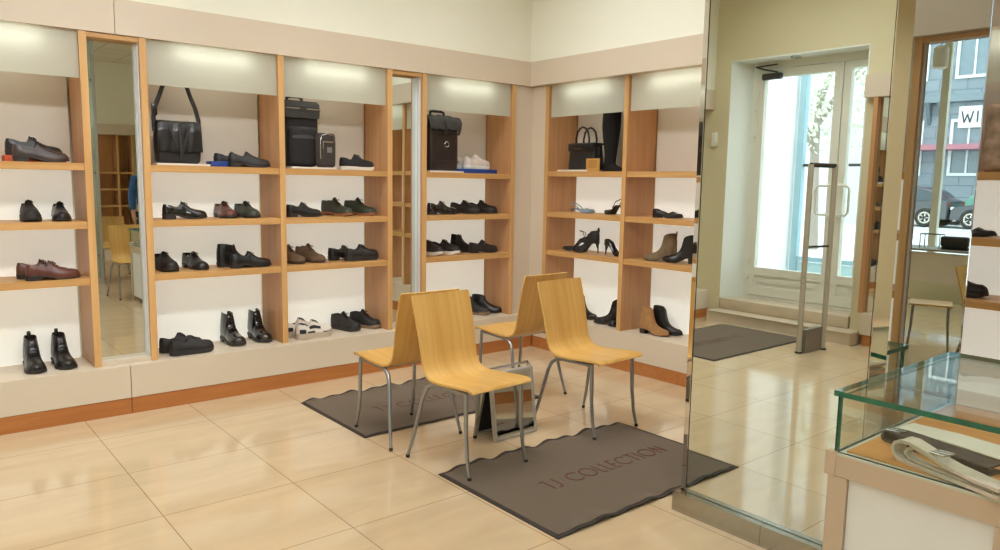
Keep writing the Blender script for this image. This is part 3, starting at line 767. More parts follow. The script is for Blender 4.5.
# key: profile, outline, length, width, heel height, sole thickness, materials, extras
style('derby',   p=LOW, o=ROUND, L=.29, W=.100, H=.022, th=.009, up=BLACKL, so=SOLEK, la=LACEK, ln=LINING)
style('derbybk', p=LOW, o=ROUND, L=.28, W=.100, H=.022, th=.009, up=DKBROWN, so=SOLEK, la=LACEK, ln=LINING)
style('oxford',  p=LOW, o=ROUND, L=.285, W=.098, H=.024, th=.008, up=PATENT, so=SOLEK, la=LACEK, ln=LINING)
style('brown',   p=LOW, o=CHISEL, L=.285, W=.098, H=.022, th=.008, up=BROWNL, so=SOLEK, la=LACEB, ln=LINING)
style('thick',   p=LOW, o=ROUND, L=.285, W=.104, H=.008, th=.026, up=BLACKM, so=SOLEK, la=LACEK, ln=LINING)
style('brownred', p=LOW, o=ROUND, L=.28, W=.104, H=.012, th=.014, up=BROWNL, so=SOLEK, la=LACEB, ln=LINING)
style('greenlow', p=LOW, o=ROUND, L=.28, W=.104, H=.012, th=.014, up=GREENL, so=SOLEK, la=LACEK, ln=LINING)
style('loafer',  p=PUMP, o=ROUND, L=.275, W=.098, H=.020, th=.009, up=BLACKM, so=SOLEK, la=None, ln=LINING, saddle=True)
style('slipon',  p=LOW, o=ROUND, L=.28, W=.100, H=.018, th=.010, up=BLACKM, so=SOLEK, la=None, ln=LINING)
style('sneaker', p=LOW, o=ROUND, L=.285, W=.104, H=.004, th=.030, up=BLACKM, so=SOLEK, la=LACEK, ln=LINING)
style('runner',  p=LOW, o=ROUND, L=.285, W=.104, H=.004, th=.024, up=CHARCOAL, so=SOLEW, la=LACEK, ln=LINING)
style('trainer', p=LOW, o=ROUND, L=.29, W=.106, H=.004, th=.040, up=WHITEL, so=SOLEG, la=LACEK, ln=LINING, over=BLACKM)
style('palesneak', p=LOW, o=ROUND, L=.27, W=.098, H=.004, th=.030, up=SNEAKP, so=SOLEW, la=LACEW, ln=LININGT)
style('duosneak', p=LOW, o=ROUND, L=.28, W=.104, H=.004, th=.028, up=BLACKM, so=SOLEW, la=LACEK, ln=LINING, over=CHARCOAL)
style('chukkag', p=MID, o=ROUND, L=.28, W=.104, H=.010, th=.018, up=GREENL, so=SOLEB, la=LACEK, ln=LINING)
style('chukkab', p=MID, o=ROUND, L=.28, W=.106, H=.010, th=.014, up=SUEDEB, so=mat('dark_brown_sole', (70, 54, 44), .65), la=LACEB, ln=LINING)
style('hitop',   p=MID, o=ROUND, L=.28, W=.104, H=.004, th=.026, up=BLACKM, so=SOLEK, la=LACEK, ln=LINING)
style('hitopt',  p=MID, o=ROUND, L=.28, W=.104, H=.004, th=.026, up=BLACKM, so=SOLET, la=LACEK, ln=LINING)
style('monk',    p=LOW, o=ROUND, L=.285, W=.104, H=.014, th=.014, up=BLACKM, so=SOLEK, la=None, ln=LINING, strap=True)
style('deck',    p=LOW, o=ROUND, L=.28, W=.104, H=.010, th=.018, up=BLACKM, so=SOLEK, la=LACEK, ln=LINING)
style('laceboot', p=boot_prof(.155), o=ROUND, L=.285, W=.108, H=.022, th=.014, up=BLACKL, so=SOLEK, la=LACEK, ln=LINING, tab=True)
style('combat',  p=boot_prof(.175), o=ROUND, L=.285, W=.110, H=.020, th=.020, up=PATENT, so=SOLEK, la=LACEK, ln=LINING, tab=True)
style('brownboot', p=boot_prof(.125, .10), o=ROUND, L=.28, W=.106, H=.010, th=.022, up=BLACKM, so=SOLET, la=None, ln=LINING, tab=True, toe=mat('taupe_toe_rand', (120, 96, 76), .6, var=.1))
style('chelsea', p=boot_prof(.130, .10), o=ROUND, L=.28, W=.104, H=.018, th=.012, up=BLACKL, so=SOLEK, la=None, ln=LINING, elastic=True)
style('ladyankle', p=boot_prof(.170, .11), o=CHISEL, L=.255, W=.088, H=.042, th=.006, up=PATENT, so=SOLEK, la=None, ln=LINING, elastic=True)
style('tanboot', p=boot_prof(.172, .11), o=CHISEL, L=.26, W=.090, H=.034, th=.006, up=SUEDET, so=mat('dark_stacked_heel', (60, 44, 34), .6), la=None, ln=LININGT)
style('taupeboot', p=boot_prof(.172, .11), o=ROUND, L=.25, W=.090, H=.040, th=.007, up=TAUPE, so=SOLEK, la=None, ln=LINING, tab=True)
style('pointboot', p=boot_prof(.172, .11), o=POINT, L=.27, W=.086, H=.040, th=.005, up=BLACKL, so=SOLEK, la=None, ln=LINING)
style('pointloafer', p=PUMP, o=POINT, L=.26, W=.088, H=.014, th=.006, up=BLACKL, so=SOLEK, la=None, ln=LINING, saddle=True, chain=True)
style('slingblue', p=PUMP, o=POINT, L=.245, W=.082, H=.030, th=.005, up=PALEBLUE, so=mat('blue_grey_sole', (110, 124, 138), .5), la=None, ln=LININGT, sling=True, kitten=True)
style('slingblack', p=PUMP, o=POINT, L=.24, W=.080, H=.075, th=.005, up=BLACKL, so=SOLEK, la=None, ln=LININGT, sling=True, stiletto=True)
style('pump',    p=PUMP, o=POINT, L=.235, W=.080, H=.080, th=.005, up=PATENT, so=SOLEK, la=None, ln=LINING, stiletto=True)
style('strappump', p=PUMP, o=POINT, L=.235, W=.080, H=.075, th=.005, up=BLACKM, so=SOLEK, la=None, ln=LINING, stiletto=True, ankle=True)
style('shootie', p=boot_prof(.085, .075), o=POINT, L=.235, W=.082, H=.080, th=.005, up=BLACKM, so=SOLEK, la=None, ln=LINING, stiletto=True)
style('bootee',  p=boot_prof(.105, .085), o=POINT, L=.24, W=.082, H=.085, th=.005, up=BLACKM, so=SOLEK, la=None, ln=LINING, stiletto=True, spike=True)

SHOE_MESH = {}
def shoe_parts(key):
    if key in SHOE_MESH: return SHOE_MESH[key]
    S = STY[key]; L, W, H, th = S['L'], S['W'], S['H'], S['th']; p = S['p']; o = S['o']
    zs = heelcurve(H); hw = W/2
    t0 = .40 if S.get('sling') else 0.0
    X = lambda t: (t-.5)*L
    def Z(t): return interp(zs, t)
    rings = []; inner = []; T = [t for t in TS if t >= t0]
    if S.get('sling'): T = [t0]+[t for t in T if t > t0]
    for t in T:
        wb = interp(o, t)*hw; wt = min(interp(p['wt'], t)*hw, wb*1.0+.004)
        zb = Z(t)+th-.002; hc = interp(p['hc'], t); hm = interp(p['hm'], t)
        if S.get('sling') and t < .5: hc *= .45+(t-.4)*5.5; 
        opn = hm < hc-.008
        bulge = 1.04
        half = [(wb*.97, 0), (wb*bulge, .22*hc), (wb*.55+wt*.47, .62*hc), (wt, hc*.95)]
        if opn: half += [(wt*.93, hc), (wt*.84, hc*.93), (wt*.80, hm+.3*(hc-hm)), (wt*.6, hm)]
        else:
            d = hm-hc
            half += [(wt*.90, hc+.20*d), (wt*.74, hc+.50*d), (wt*.54, hc+.76*d), (wt*.28, hc+.94*d)]
        half.append((0, hm))
        kb = max(0, 1-t/.16)
        def bx(z): q = min(1.0, max(0, z/max(hc, .02))); return X(t)+kb*L*(.024*q*q-.012*math.sin(PI*q))
        ring = [(bx(z), y, zb+z) for y, z in half]+[(bx(z), -y, zb+z) for y, z in half[-2::-1]]
        rings.append(ring); inner.append(opn)
    n = len(rings[0])
    def mf(i, j):
        return 1 if (inner[i] and inner[min(i+1, len(inner)-1)] and 5 <= j <= n-7) else 0
    up = MB().loft(rings, True, True, True, 0, mf)
    # sole
    sw = 1.05 if th > .012 else 1.02
    sr = []
    toe_spring = .004 if th > .02 else 0
    for t in TS:
        wb = (interp(o, t)*hw)*sw+.0022*min(1, interp(o, t)*2); x = X(t)+(.003 if t > .97 else (-.003 if t < .02 else 0))
        z0 = Z(t); z1 = z0+th
        if th > .02: z0 = max(0, z0-.002)+ (toe_spring*2.2*max(0, (t-.85)/.15)**1.5)
        sr.append([(x, wb*.94, z0), (x, wb, z0+.3*(z1-z0)), (x, wb*.985, z1), (x, -wb*.985, z1), (x, -wb, z0+.3*(z1-z0)), (x, -wb*.94, z0)])
    so = MB().loft(sr, True, True, True)
    parts = [('upper', up.mesh('upper', [S['up'], S['ln']], 55), None, None), ('sole', so.mesh('sole', S['so'], 35), 'sole', None)]
    # heel
    if H > .009:
        f = MB()
        if S.get('stiletto') or S.get('kitten'):
            r0 = .018 if S.get('stiletto') else .016
            f.tube([(X(.07), 0, H+.004), (X(.06), 0, H*.8), (X(.035), 0, H*.45), (X(.03), 0, .006), (X(.03), 0, 0)], [r0, r0*.72, .007, .005, .0055], 8)
        else:
            hr = []
            for t in (-.004, .012, .04, .1, .18, .24, .255):
                wb = interp(o, max(0.004, t))*hw*1.0; tt = max(0, t)
                k = .92 if H > .03 else .98
                hr.append([(X(t), wb, Z(tt)+.001), (X(t)*k+(1-k)*X(.12), wb*k, 0), (X(t)*k+(1-k)*X(.12), -wb*k, 0), (X(t), -wb, Z(tt)+.001)])
            f.loft(hr, True, True, True)
        parts.append(('heel', f.mesh('heel', S['so'], 40), None, None))
    def surf(t, wfrac, off=.0015):
        """point on the upper's top surface at t, sideways fraction"""
        hm = interp(p['hm'], t); hc = interp(p['hc'], t); wt = min(interp(p['wt'], t)*hw, interp(o, t)*hw+.004)
        a = abs(wfrac); z = hm-(hm-hc)*(a**2.0)
        return (X(t), wfrac*wt, Z(t)+th+z+off)
    if S['la']:
        f = MB(); tall = p['hc'][0][1] > .11
        tt = (.425, .455, .49, .53, .575) if not tall else (.46, .49, .53, .575)
        for k, t in enumerate(tt):
            f.tube([surf(t, w/4*.62, .002) for w in (-4, -2, 0, 2, 4)], .0026, 6)
        if tall:
            zt = Z(.4)+th
            for k in range(4):
                z = zt+p['hc'][0][1]*(.66+.09*k); xx = X(.435-.012*k)+.002; f.tube([(xx-.006, -.016, z), (xx+.002, 0, z), (xx-.006, .016, z)], .0026, 6)
        else:
            c = surf(.47, 0, .003)
            for s in (-1, 1): f.tube([c, (c[0]+.006, s*.014, c[2]+.001), (c[0]+.020, s*.022, c[2]-.010), (c[0]+.012, s*.009, c[2]-.003)], .0022, 5)
        parts.append(('laces', f.mesh('laces', S['la'], True), None, None))
    if S.get('tab'):
        f = MB(); zt = Z(0)+th+p['hc'][0][1]; f.tube([(X(.015), 0, zt-.03), (X(.008), 0, zt+.004), (X(.018), 0, zt+.018), (X(.032), 0, zt+.006), (X(.036), 0, zt-.03)], .008, 8, flat=(1.3, .35))
        parts.append(('pull_tab', f.mesh('pull_tab', S['up'], True), None, None))
    if S.get('saddle'):
        f = MB(); g = []
        for t in (.60, .63, .66, .69, .715):
            g.append([surf(t, w, .0022) for w in (-1.02, -.7, -.35, 0, .35, .7, 1.02)])
        f.sheet(g, .003); parts.append(('saddle_strap', f.mesh('saddle_strap', S['up'], 50), None, None))
        if S.get('chain'):
            f = MB(); f.tube([surf(.66, w, .005) for w in (-.5, -.25, 0, .25, .5)], .003, 6); parts.append(('metal_bit', f.mesh('metal_bit', SILVERT, True), 'silver bit', None))
    if S.get('strap'):
        f = MB(); g = []
        for t in (.44, .47, .50, .53): g.append([surf(t, w, .004) for w in (-1.05, -.7, -.35, 0, .35, .7, 1.05)])
        f.sheet(g, .004); parts.append(('strap', f.mesh('strap', S['up'], 50), None, None))
        f = MB(); c = surf(.485, -.9, .004); f.rbox(c[0]-.010, c[0]+.010, c[1]-.006, c[1]+.002, c[2]-.012, c[2]+.008, .002); parts.append(('buckle', f.mesh('buckle', SILVERT), 'silver buckle', None))
    if S.get('elastic'):
        for s in (-1, 1):
            g = []
            h = p['hc'][0][1]
            for k in range(5):
                t = .16+.16*k/4; wt = interp(p['wt'], t)*hw; wb = interp(o, t)*hw
                row = []
                for z in (.97, .85, .72, .60):
                    q = (z-.62)/.33; y = (wb*.55+wt*.47)*(1-max(0, q))+wt*max(0, q) if q > 0 else wb*.55+wt*.47
                    row.append((X(t), s*(y+.0012), Z(t)+th-.002+h*z))
                g.append(row)
            f = MB().sheet(g, .002); parts.append(('elastic_gusset', f.mesh('elastic_gusset', SUEDEK, 60), 'dark elastic side gusset', None))
    if S.get('over'):
        for s in (1, -1):
            for (ta, tb, j0, j1) in ((.03, .19, 0, 1.7), (.30, .60, 1.9, 3.2), (.24, .44, .2, 1.1), (.66, .97, 0, .9)):
                f = MB(); g = []
                for k in range(5):
                    t = ta+(tb-ta)*k/4; wb = interp(o, t)*hw; wt = min(interp(p['wt'], t)*hw, wb+.004); hc = interp(p['hc'], t)
                    prof = [(wb*.97, 0), (wb*1.04, .22*hc), (wb*.55+wt*.47, .62*hc), (wt, hc*.95), (wt*.93, hc)]
                    row = []
                    for q in range(4):
                        jj = j0+(j1-j0)*q/3; i = min(3, int(jj)); fr = jj-i
                        y = prof[i][0]*(1-fr)+prof[i+1][0]*fr; z = prof[i][1]*(1-fr)+prof[i+1][1]*fr
                        row.append((X(t), s*(y+.0016), Z(t)+th-.002+z+.0006))
                    g.append(row)
                f.sheet(g, .0025)
                parts.append(('overlay', f.mesh('overlay', S['over'], 60), 'dark overlay panel', None))
    if S.get('sling'):
        f = MB(); zz = Z(.1)+th
        f.tube([(X(.42), hw*.72, Z(.42)+th+.012), (X(.25), hw*.74, zz+.028), (X(.08), hw*.5, zz+.046), (X(.02), 0, zz+.050), (X(.08), -hw*.5, zz+.046), (X(.25), -hw*.74, zz+.028), (X(.42), -hw*.72, Z(.42)+th+.012)], .004, 6, flat=(1.3, .6))
        parts.append(('heel_strap', f.mesh('heel_strap', S['up'], True), None, None))
        f = MB(); f.sheet([[(X(t), w*interp(o, t)*hw*.86, Z(t)+th+.001) for w in (-1, -.5, 0, .5, 1)] for t in (.02, .08, .16, .24, .32, .40, .46)], .002)
        parts.append(('insole', f.mesh('insole', S['ln'], 60), None, None))
    if S.get('ankle'):
        f = MB(); zz = Z(.08)+th
        f.tube([(X(.10), hw*.5, zz+.04), (X(.16), hw*.58, zz+.085), (X(.3), hw*.3, zz+.095), (X(.34), 0, zz+.095), (X(.3), -hw*.3, zz+.095), (X(.16), -hw*.58, zz+.085), (X(.10), -hw*.5, zz+.04)], .0045, 6, flat=(1.4, .6))
        parts.append(('ankle_strap', f.mesh('ankle_strap', S['up'], True), None, None))
    if S.get('spike'):
        f = MB(); zt = Z(0)+th+p['hc'][0][1]; g = [[(X(.02)+.004*abs(w), w*.024, zt-.02+z) for w in (-1, -.4, 0, .4, 1)] for z in (0, .02, .045)]
        for w in range(5): g[2][w] = (g[2][w][0], g[2][w][1]*.4, g[2][w][2])
        f.sheet(g, .004); parts.append(('heel_counter', f.mesh('heel_counter', S['up'], 60), None, None))
    if S.get('toe'):
        f = MB(); g = []
        for k in range(9):
            t = .70+.295*k/8; wb = interp(o, t)*hw; wt = min(interp(p['wt'], t)*hw, wb+.004); hc = interp(p['hc'], t)
            g.append([(X(t)+.001, s*(wb*1.03+.0015), Z(t)+th-.002+z*hc) for s, z in ((1, .0), (1, .35))])
        for s in (1, -1):
            f.sheet([[(a[0], s*abs(a[1]), a[2]) for a in r] for r in g], .0025)
        parts.append(('toe_rand', f.mesh('toe_rand', S['toe'], 60), 'taupe rand around the toe', None))
    SHOE_MESH[key] = parts
    return parts
GRP = {}
def shoe(key, cat, label, x, y, z, deg, toe=True, scale=1.0):
    """Place one shoe; (x, y) is the toe contact point when toe is set, else the middle."""
    L = STY[key]['L']*scale; a = math.radians(deg)
    if toe: x -= math.cos(a)*L*.46; y -= math.sin(a)*L*.46
    nm = {'shoe': 'lace_up_shoe', 'boot': 'ankle_boot', 'sneaker': 'sneaker', 'loafer': 'loafer', 'heel shoe': 'heeled_shoe'}[cat]
    t = thing(nm, label, cat, (x, y, z+.0006), a, 'shoes on the shelves')
    t.scale = (scale, scale, scale)
    for pn, me, lab, _ in shoe_parts(key): link(pn, me, t, lab if lab not in ('sole',) else None)
    return t
A, B, Cc, P = LV[0], LV[1], LV[2], .305
# leftmost unit
f = MB(); f.rbox(-3.875, -3.565, .13, .28, A+.0005, A+.036, .002); tag(f.obj('display_block', ORANGE, None, True), 'orange-red display block on the top shelf at the far left', 'block')
shoe('derbybk', 'shoe', 'black-brown lace-up shoe in front of the orange block, far left top shelf', -3.575, .075, A, 2)
shoe('derby', 'shoe', 'black lace-up shoe standing on the orange-red block', -3.585, .205, A+.036, 2)
shoe('thick', 'shoe', 'black lace-up shoe facing out, left one of the pair under the orange block', -3.766, .075, B, -92)
shoe('derby', 'shoe', 'black lace-up shoe facing out, right one of the pair under the orange block', -3.610, .075, B, -94)
shoe('brown', 'shoe', 'reddish brown polished lace-up shoe, front one on the leftmost third shelf', -3.545, .090, Cc, 6)
shoe('brown', 'shoe', 'reddish brown polished lace-up shoe, mostly hidden behind its twin at the left', -3.575, .195, Cc, 4)
shoe('laceboot', 'boot', 'black lace-up boot with pull tab, left one on the leftmost plinth', -3.79, .04, P, -90)
shoe('laceboot', 'boot', 'black lace-up boot with pull tab, beside the upright of the first mirror', -3.625, .045, P, -86)
# unit of two bays, left bay
f = MB(); f.rbox(-2.725, -2.60, .10, .21, A+.0005, A+.036, .002); tag(f.obj('display_block', BLUE, None, True), 'blue display block under the black slip-on shoes', 'block')
shoe('slipon', 'shoe', 'black slip-on shoe in front, its heel by the small blue block', -2.345, .080, A, -3)
shoe('slipon', 'shoe', 'black slip-on shoe behind its twin right of the messenger bag', -2.40, .215, A, 0)
shoe('oxford', 'shoe', 'polished black oxford alone under the messenger bag', -2.766, .14, B, 4)
shoe('brownred', 'shoe', 'black and reddish brown shoe facing out beside the dark green one', -2.61, .075, B, -90)
shoe('greenlow', 'shoe', 'dark green-black shoe facing out, beside the reddish brown one', -2.44, .085, B, -84)
shoe('thick', 'shoe', 'black shoe facing out, leftmost on the shelf under the polished oxford', -3.00, .07, Cc, -84)
shoe('derby', 'shoe', 'black shoe facing out, second from the left under the polished oxford', -2.80, .08, Cc, -82)
shoe('derby', 'shoe', 'shiny black lace-up shoe in front of its twin, third shelf of the messenger bag bay', -2.345, .10, Cc, 3)
shoe('chelsea', 'boot', 'black ankle boot half hidden behind the shiny black lace-up shoe', -2.405, .215, Cc, 3)
shoe('sneaker', 'sneaker', 'black thick-soled sneaker in front of its twin on the plinth', -2.77, .080, P, 5)
shoe('sneaker', 'sneaker', 'black thick-soled sneaker behind its twin on the plinth', -2.80, .205, P, 5)
shoe('combat', 'boot', 'shiny black lace-up boot, left one beside the thick-soled sneakers', -2.565, .09, P, -86)
shoe('combat', 'boot', 'shiny black lace-up boot, right one against the middle upright', -2.37, .10, P, -88)
# right bay
shoe('runner', 'sneaker', 'black running sneaker with white sole right of the backpack', -1.51, .11, A, 2)
shoe('derby', 'shoe', 'polished black lace-up shoe alone under the backpack', -1.935, .14, B, 4, scale=.95)
shoe('chukkag', 'boot', 'dark green chukka boot with brown sole, left one', -1.69, .12, B, -66)
shoe('chukkag', 'boot', 'dark green chukka boot with brown sole, right one', -1.485, .12, B, -62)
shoe('chukkab', 'boot', 'brown suede chukka boot, left one partly behind the upright', -2.10, .09, Cc, -74)
shoe('chukkab', 'boot', 'brown suede chukka boot, right one turned out', -1.935, .10, Cc, -72)
shoe('sneaker', 'sneaker', 'black thick-soled lace-up shoe in front, right of the brown suede boots', -1.47, .12, Cc, 3)
shoe('derby', 'shoe', 'shiny black shoe behind the thick-soled one, right of the brown suede boots', -1.55, .23, Cc, 3)
shoe('trainer', 'sneaker', 'chunky white and black trainer in front on the plinth', -1.885, .10, P, 6)
shoe('trainer', 'sneaker', 'chunky white and black trainer behind its twin on the plinth', -1.93, .225, P, 6)
shoe('hitop', 'sneaker', 'black high-top sneaker with black sole, left of the taupe-soled one', -1.655, .085, P, -72)
shoe('hitopt', 'sneaker', 'black high-top sneaker with taupe sole against the upright', -1.465, .10, P, -66)
# narrow unit by the corner
f = MB(); f.rbox(-.690, -.295, .08, .29, A+.0005, A+.036, .002); tag(f.obj('display_block', BLUE, None, True), 'long blue display block under the pale sneaker', 'block')
shoe('palesneak', 'sneaker', 'pale pinkish sneaker with white sole standing on the long blue block', -.345, .15, A+.036, 2)
shoe('palesneak', 'sneaker', 'pale pinkish sneaker behind its twin on the long blue block', -.375, .245, A+.036, 4)
shoe('oxford', 'shoe', 'smooth black shoe partly behind the upright, under the dark tote', -.70, .13, B, -3)
shoe('deck', 'shoe', 'black rugged shoe, left one of the pair under the blue block', -.465, .11, B, -62)
shoe('deck', 'shoe', 'black rugged shoe, right one of the pair under the blue block', -.27, .12, B, -60)
shoe('duosneak', 'sneaker', 'black sneaker with white sole, cut off by the upright', -.865, .10, Cc, -72)
shoe('duosneak', 'sneaker', 'black sneaker with white sole, right one of its pair', -.69, .10, Cc, -66)
shoe('monk', 'shoe', 'black buckled strap shoe in front, right of the white-soled sneakers', -.25, .14, Cc, -4)
shoe('chelsea', 'boot', 'black ankle boot standing behind the buckled strap shoe', -.43, .18, Cc, -56)
shoe('brownboot', 'boot', 'black boot with taupe sole beside the top of the front chair', -.36, .09, P, -58)
shoe('chelsea', 'boot', 'plain black ankle boot on the plinth near the corner', -.205, .11, P, -52)
# right wall, first bay
A, B, Cc = RV
shoe('slingblue', 'heel shoe', 'pale blue slingback shoe on the second shelf by the corner', .24, -.575, B, -80)
shoe('slingblack', 'heel shoe', 'black slingback shoe with high heel, cut off by the upright', .23, -.715, B, 80)
shoe('strappump', 'heel shoe', 'black strapped pump, leftmost of the three heeled shoes', .20, -.265, Cc, 112, True)
shoe('bootee', 'heel shoe', 'black high-heeled bootee with tall heel counter, middle of three', .14, -.455, Cc, 108)
shoe('pump', 'heel shoe', 'black pump with thin heel, toe hidden by the upright', .20, -.975, Cc, -92)
shoe('pointboot', 'boot', 'black ankle boot mostly hidden behind the top of the right chair', .25, -.635, P, -86)
shoe('ladyankle', 'boot', 'polished black ankle boot turned towards the right chair', .155, -.715, P, 118)
shoe('ladyankle', 'boot', 'polished black ankle boot almost hidden behind the upright', .13, -.90, P, 155)
# second bay
shoe('pointloafer', 'loafer', 'black pointed loafer with silver bit next to the mirrored pillar', .22, -1.50, B, -84)
shoe('taupeboot', 'boot', 'taupe suede ankle boot under the pointed loafer', .15, -1.225, Cc, 118)
shoe('pointboot', 'boot', 'polished black ankle boot right of the taupe suede one', .16, -1.395, Cc, 114)
shoe('tanboot', 'boot', 'tan suede ankle boot on the plinth beside the pillar', .19, -1.44, P, -84)
shoe('pointboot', 'boot', 'black pointed ankle boot behind the tan suede one', .30, -1.49, P, -82)
# bay past the pillar
shoe('pointloafer', 'loafer', 'black pointed shoe at the right edge, past the mirrored pillar', .20, -3.575, B, -90)
shoe('hitop', 'sneaker', 'black shoe at the right edge on the third shelf past the pillar', .20, -3.56, Cc, -86)

# ------------------------------------------------------------------ bags and cards
TZ = LV[0]
def tray(label, loc, sx, sy, rz=0):
    f = MB(); f.rbox(-sx/2, sx/2, -sy/2, sy/2, .0005, .014, .002); o = f.obj('display_tray', TRAYW, None, True, loc); o.rotation_euler = (0, 0, rz)
    return tag(o, label, 'tray', 'pale trays under the bags')
tray('pale tray under the messenger bag', (-2.92, .12, TZ), .33, .18)
tray('pale tray under the black backpack', (-2.03, .145, TZ), .34, .26)
tray('pale tray under the dark tote', (-.86, .13, TZ), .34, .20)
tray('pale tray under the black handbag', (.17, -.46, RV[0]), .34, .20, R90)

def soft_box(mb, w, d, h, z0, r, bulge=.0, taper=0.0, m=0, cx=0, cy=0, seg=3, sag=0.0):
    def xf(c):
        k = (c.z-z0)/h
        b = 1+bulge*math.sin(PI*max(0, min(1, k)))
        s = 1-taper*k
        return Vector((cx+c.x*s*b, cy+c.y*s*b+sag*.0, c.z-sag*math.sin(c.x*31)*max(0, k-.8)*5*.0))
    bm = bmesh.new(); bmesh.ops.create_cube(bm, size=1)
    for v in bm.verts: v.co = Vector((v.co.x*w, v.co.y*d, z0+h/2+v.co.z*h))
    bmesh.ops.bevel(bm, geom=list(bm.edges), offset=r, segments=seg, profile=.5, affect='EDGES')
    bmesh.ops.subdivide_edges(bm, edges=[e for e in bm.edges if e.calc_length() > .06], cuts=4, use_grid_fill=True)
    return mb.add_bm(bm, m, xf)
# messenger bag
t = thing('messenger_bag', 'black leather messenger bag with raised strap on the top shelf', 'bag', (-2.93, .125, TZ+.0145), math.radians(2))
f = MB(); soft_box(f, .265, .085, .255, 0, .022, .06); f.obj('bag_body', BLACKM, t, 60)
g = []
for i, z in enumerate((.262, .270, .268, .255, .20, .15, .10, .075)):
    y = (.045, .02, -.02, -.050, -.058, -.060, -.063, -.064)[i]
    row = []
    for j in range(17):
        u = -1+j/8
        row.append((u*(.130+.010*i/7), y-.004*math.cos(u*9)*min(1, i/3)-.004*math.sin(u*17+i)*min(1, i/4), z-.004*math.cos(u*5)*(1 if i > 5 else .3)))
    g.append(row)
MB().sheet(g, .004).obj('flap', BLACKL, t, 60)
f = MB()
for x in (-.055, .05): f.tube([(x*1.2, -.056, .245), (x*.8, -.066, .17), (x*.3, -.070, .10)], .006, 6, flat=(.5, 1.4))
f.tube([(0, -.060, .25), (-.002, -.069, .18), (.002, -.073, .09), (0, -.072, .02)], .010, 6, flat=(.35, 1.3)); f.obj('front_strap', BLACKM, t, True)
f = MB(); f.tube([(-.138, .0, .20), (-.142, .0, .29), (-.128, 0, .36), (-.10, .0, .43), (-.068, .0, .52), (-.03, 0, .60), (.0, .0, .625), (.028, 0, .60), (.06, 0, .52), (.09, .0, .43), (.118, .0, .36), (.138, 0, .28), (.138, .0, .20)], .014, 8, flat=(.35, 1.0))
f.obj('shoulder_strap', BLACKM, t, True)
f = MB(); f.rbox(-.152, -.118, -.010, .012, .30, .375, .006); f.obj('strap_pad', BLACKL, t, True)
# backpack
t = thing('backpack', 'large black backpack on the top shelf beside the middle upright', 'bag', (-2.085, .185, TZ+.0145), math.radians(4))
f = MB(); soft_box(f, .285, .15, .455, 0, .045, .03); f.obj('bag_body', CHARCOAL, t, 60)
g = []
for i, (y, z) in enumerate(((.06, .462), (.0, .47), (-.05, .465), (-.082, .445), (-.09, .40), (-.092, .36), (-.09, .345))):
    g.append([((-1+j/6)*(.138-.004*max(0, i-4)*(1 if j in (0, 12) else .2)), y, z+.006*math.cos(j)*(.4 if i > 4 else 0)) for j in range(13)])
MB().sheet(g, .006).obj('top_flap', GREYCAN, t, 60)
f = MB(); f.box(-.13, .135, -.101, -.096, .405, .413); f.obj('zip_line', SILVERT, t)
f = MB(); f.rbox(-.025, .03, -.103, -.096, .392, .43, .006); f.obj('logo_patch', GREYCAN, t, True)
f = MB(); soft_box(f, .225, .07, .27, .015, .03, .04, 0, 0, .0, -.085); f.obj('front_pocket', CHARCOAL, t, 60)
g = [[((-1+j/6)*(.100-.03*(i/3)), -.122+.004*i, .20+.085*(i/3)*(1-.35*((-1+j/6)**2))) for j in range(13)] for i in range(4)]
MB().sheet(g, .005).obj('pocket_trim', GREYCAN, t, 60)
f = MB(); f.tube([(-.06, .03, .46), (-.055, .03, .495), (-.02, .03, .505), (.03, .03, .505), (.058, .03, .495), (.062, .03, .46)], .011, 8, flat=(.6, 1.2)); f.obj('carry_handle', BLACKM, t, True)
# small sling bag
t = thing('sling_bag', 'small dark sling bag with pale zip standing against the backpack', 'bag', (-1.93, .045, TZ+.0145), math.radians(6))
f = MB(); soft_box(f, .150, .06, .245, 0, .024, .03); f.obj('bag_body', mat('dark_brown_canvas', (58, 50, 46), .8, bump=.3, bscale=240, var=.15, vscale=20), t, 60)
f = MB(); f.tube([(-.06, -.034, .06), (-.062, -.034, .18), (-.05, -.032, .225), (0, -.030, .240), (.05, -.032, .225), (.062, -.034, .18), (.062, -.034, .06)], .003, 6); f.obj('piping', SILVERT, t, True)
f = MB(); f.box(-.045, .045, -.036, -.0315, .175, .186); f.tube([(-.04, -.037, .18), (-.042, -.039, .15), (-.038, -.037, .125)], .005, 6, flat=(.5, 1)); f.obj('zip', SILVERT, t, label='pale zip with puller')
f = MB(); f.rbox(-.006, .034, -.0365, -.0315, .105, .145, .002); f.obj('logo_patch', mat('grey_patch', (120, 116, 108), .7, var=.05), t)
# tote with rolled top
t = thing('tote_bag', 'dark brown tall tote with grey rolled top on the top shelf, near the corner', 'bag', (-.845, .16, TZ+.0145), math.radians(4))
DKTOTE = mat('dark_tote_leather', (44, 33, 30), .42, bump=.15, bscale=140, var=.2, vscale=10)
f = MB(); soft_box(f, .295, .13, .375, 0, .025, .02); f.obj('bag_body', DKTOTE, t, 60)
g = []
for i, (y, z) in enumerate(((.075, .34), (.078, .40), (.06, .435), (.0, .45), (-.05, .44), (-.078, .41), (-.084, .37), (-.085, .335))):
    g.append([((-1+j/7)*(.155+.022*math.sin(i*.45)), y-.004*math.sin(j*1.3), z-.010*((-1+j/7)**2)+.005*math.sin(j*1.7+i)) for j in range(15)])
MB().sheet(g, .007).obj('rolled_top', GREYCAN, t, 60)
f = MB()
for z in (.075, .30): f.tube([(-.145, -.068, z), (0, -.072, z), (.145, -.068, z)], .006, 6, flat=(1, .5))
f.obj('seam_band', DKTOTE, t, True)
